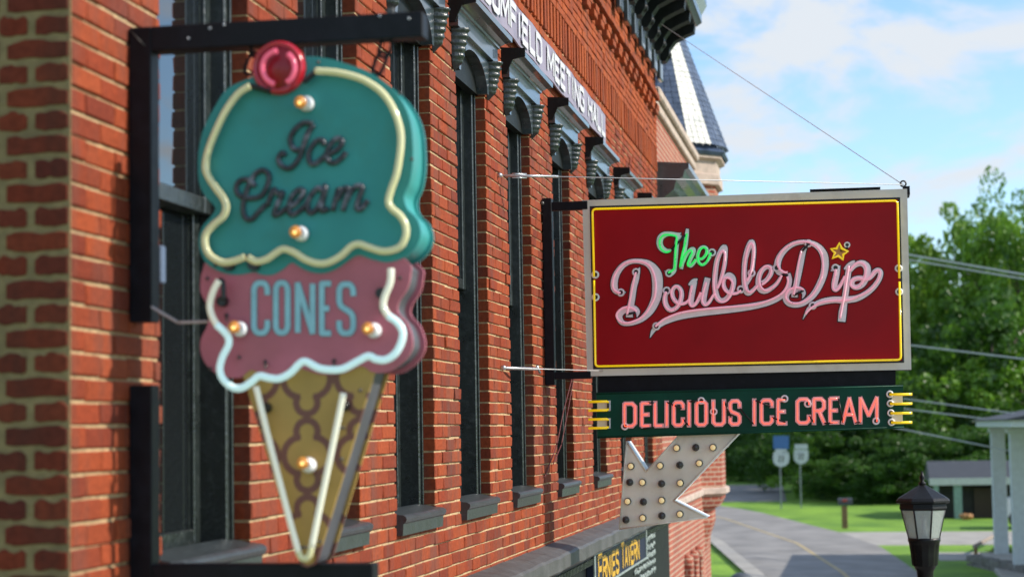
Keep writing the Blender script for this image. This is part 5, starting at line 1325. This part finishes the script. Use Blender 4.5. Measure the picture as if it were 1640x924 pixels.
# ================================================================== TREES
def leaf_mat(name, c0, c1):
    m, N, L, B = _mat(name); N.remove(B); out = N['Material Output']
    g = N.new('ShaderNodeNewGeometry')
    r = N.new('ShaderNodeValToRGB'); r.color_ramp.elements[0].color = (*c0, 1); r.color_ramp.elements[1].color = (*c1, 1)
    nz = N.new('ShaderNodeTexNoise'); nz.inputs['Scale'].default_value = .55; nz.inputs['Detail'].default_value = 3; L.new(g.outputs['Position'], nz.inputs['Vector'])
    mr = N.new('ShaderNodeMapRange'); mr.inputs[1].default_value = .35; mr.inputs[2].default_value = .65; L.new(nz.outputs[0], mr.inputs[0])
    av = N.new('ShaderNodeMix'); av.inputs[0].default_value = .6; L.new(g.outputs['Random Per Island'], av.inputs[2]); L.new(mr.outputs[0], av.inputs[3])
    L.new(av.outputs[0], r.inputs[0])
    d = N.new('ShaderNodeBsdfDiffuse'); t = N.new('ShaderNodeBsdfTranslucent'); gl = N.new('ShaderNodeBsdfGlossy'); gl.inputs['Roughness'].default_value = .45
    L.new(r.outputs[0], d.inputs[0]); L.new(r.outputs[0], t.inputs[0])
    a = N.new('ShaderNodeMixShader'); a.inputs[0].default_value = .45; L.new(d.outputs[0], a.inputs[1]); L.new(t.outputs[0], a.inputs[2])
    b = N.new('ShaderNodeMixShader'); b.inputs[0].default_value = .04; L.new(a.outputs[0], b.inputs[1]); L.new(gl.outputs[0], b.inputs[2])
    L.new(b.outputs[0], out.inputs[0]); return m
m_leaf = [leaf_mat('leaf_mid', (.04, .12, .009), (.21, .40, .03)), leaf_mat('leaf_dark', (.024, .078, .008), (.085, .20, .018)), leaf_mat('leaf_fresh', (.06, .16, .010), (.27, .44, .035))]
m_bark = M('bark', (.07, .055, .04), .9, var=.3, vscale=5, bump=.7, bscale=15)
def crown_mesh(seed, n_cl, leaves, size):
    """unit crown: radius about 1 in x and y, z from 0 to 2, made of leaf sprays on clumps"""
    r = np.random.default_rng(seed); V = []; F = []
    cl = []
    while len(cl) < n_cl:
        p = r.uniform(-1, 1, 3); d = np.linalg.norm(p)
        if .25 < d < 1: cl.append(p*np.array([1, 1, 1.0])*(1+.12*r.normal()))
    for c in cl:
        cr_ = r.uniform(.11, .24); k = int(leaves/n_cl*r.uniform(.6, 1.4))
        q = r.normal(0, 1, (k, 3)); q /= np.linalg.norm(q, axis=1)[:, None]; q *= cr_*r.uniform(.45, 1.0, (k, 1))**.5; q[:, 2] *= .75
        for o in q:
            p = c+o; a = r.normal(0, 1, 3); a /= np.linalg.norm(a); b = np.cross(a, r.normal(0, 1, 3)); b /= np.linalg.norm(b)
            s = size*r.uniform(.6, 1.3); i = len(V); p = p+np.array([0, 0, 1])
            V += [tuple(p-a*s*.9), tuple(p+b*s*.5), tuple(p+a*s*.9), tuple(p-b*s*.5)]; F.append((i, i+1, i+2, i+3))
    me = bpy.data.meshes.new('crown'); me.from_pydata(V, [], F); return me
crowns = [crown_mesh(s, n, l, z) for s, n, l, z in ((1, 120, 15000, .040), (2, 100, 13000, .043), (3, 140, 17000, .034))]
def trunk_mesh(seed):
    r = random.Random(seed); mb = MB()
    mb.tube([(0, 0, -.15), (.02, .01, .4), (.01, .03, .9), (.05, 0, 1.5)], [.055, .045, .034, .015], 8)
    for k in range(7):
        a = r.uniform(0, 6.28); z = r.uniform(.5, 1.15); l = r.uniform(.35, .7)
        mb.tube([(.02, .01, z), (math.cos(a)*l*.5, math.sin(a)*l*.5, z+l*.35), (math.cos(a)*l, math.sin(a)*l, z+l*.75)], [.022, .014, .005], 6)
    return mb.mesh('trunk')
trunks = [trunk_mesh(s) for s in (1, 2, 3)]
for t in trunks: t.materials.append(m_bark)
crown_var = {}
def tree(name, px, ytop, Y, rx, v, lm, label, cat='tree', low=.12, x=None, group='trees beyond the road'):
    z0 = gz(Y); top = PY(px, ytop, Y); h = top.z-z0
    t = thing(name, label, cat, (top.x, Y, z0), group)
    if cat == 'tree':
        o = bpy.data.objects.new('trunk', trunks[v]); COL.objects.link(o); o.parent = t; o.scale = (h*.32, h*.32, h*.5)
    key = (v, lm)
    if key not in crown_var:
        me = crowns[v].copy(); me.materials.append(m_leaf[lm]); crown_var[key] = me
    c = bpy.data.objects.new('crown', crown_var[key]); COL.objects.link(c); c.parent = t
    c.location = (0, 0, h*low); c.scale = (rx, rx, h*(1-low)/2.15); c.rotation_euler = (0, 0, random.uniform(0, 6.28))
tree('tall_tree', 1618, 262, 104, 3.6, 2, 0, 'tallest leafy tree at the right edge above the lines', low=.2)
tree('tall_tree', 1545, 318, 108, 3.8, 0, 2, 'bright rounded tree just left of the tallest one', low=.15)
tree('tall_tree', 1470, 372, 112, 3.6, 1, 0, 'tree peeping out at the right edge of the red sign', low=.1)
tree('tall_tree', 1690, 290, 112, 4.5, 1, 1, 'dark tree cut by the right picture edge', low=.1)
tree('wood_tree', 1395, 430, 118, 5.0, 0, 1, 'dark tree behind the red sign, left of the peeping one', low=.05)
tree('wood_tree', 1300, 470, 122, 5.0, 2, 1, 'dark tree right behind the middle of the red sign', low=.05)
tree('wood_tree', 1205, 560, 128, 5.0, 1, 1, 'dark tree behind the green neon panel near the turret', low=.05)
tree('wood_tree', 1120, 600, 134, 5.0, 0, 1, 'dark tree mostly hidden by the turret', low=.05)
tree('wood_tree', 1580, 440, 98, 4.6, 1, 1, 'broad dark tree above the shed roof', low=.02)
tree('wood_tree', 1500, 520, 96, 4.2, 0, 0, 'mid green tree above the street lamp', low=.02)
for i, (px, yt, Y, rx, v, lm, lb) in enumerate((
    (1430, 600, 94, 3.2, 2, 1, 'dark bush left of the street lamp, under the green panel'),
    (1370, 655, 92, 2.8, 0, 1, 'bush standing behind the mailbox'),
    (1315, 640, 94, 2.8, 1, 0, 'bush just right of the shorter route sign'),
    (1215, 655, 112, 3.0, 0, 1, 'bush beyond the far road left of the route signs'),
    (1262, 640, 100, 2.8, 2, 1, 'dark bush directly behind the two route signs'),
    (1465, 690, 88, 2.2, 1, 1, 'low bush directly behind the street lamp'),
    (1530, 660, 90, 3.0, 2, 1, 'dark bush behind the shed roof'),
    (1610, 640, 92, 3.2, 0, 1, 'dark bush behind the pavilion roof'),
    (1175, 690, 118, 3.0, 2, 1, 'bush right against the turret edge'),
    (1410, 715, 88, 2.2, 0, 1, 'low dark bush between mailbox and street lamp'),
    (1335, 720, 90, 2.0, 2, 1, 'low dark bush left of the mailbox'))):
    tree('bush', px, yt, Y, rx, v, lm, lb, 'bush', .0, group='bushes below the trees')
p = G(1608, 888)
tree('garden_shrub', 1608, 872, p.y, .45, 1, 1, 'small dark shrub in front of the pavilion posts', 'shrub', .0, group=None)
# far wood that closes the valley
def wood():
    V = []; F = []; r = np.random.default_rng(11)
    for k in range(26000):
        x = r.uniform(-60, 70); y = r.uniform(136, 165); zt = gz(y)+9+3*math.sin(x*.35)+2*math.sin(x*.9+1)
        z = gz(y)+(zt-gz(y))*r.uniform(0, 1)**.7
        a = r.normal(0, 1, 3); a /= np.linalg.norm(a); b = np.cross(a, r.normal(0, 1, 3)); b /= np.linalg.norm(b); s = r.uniform(.3, .7); p = np.array([x, y, z]); i = len(V)
        V += [tuple(p-a*s), tuple(p+b*s*.6), tuple(p+a*s), tuple(p-b*s*.6)]; F.append((i, i+1, i+2, i+3))
    me = bpy.data.meshes.new('far_wood'); me.from_pydata(V, [], F); me.materials.append(m_leaf[1])
    o = bpy.data.objects.new('far_wood', me); COL.objects.link(o); o['kind'] = 'stuff'; o['label'] = 'dark green wood closing the valley behind the trees'; o['category'] = 'wood'
wood()
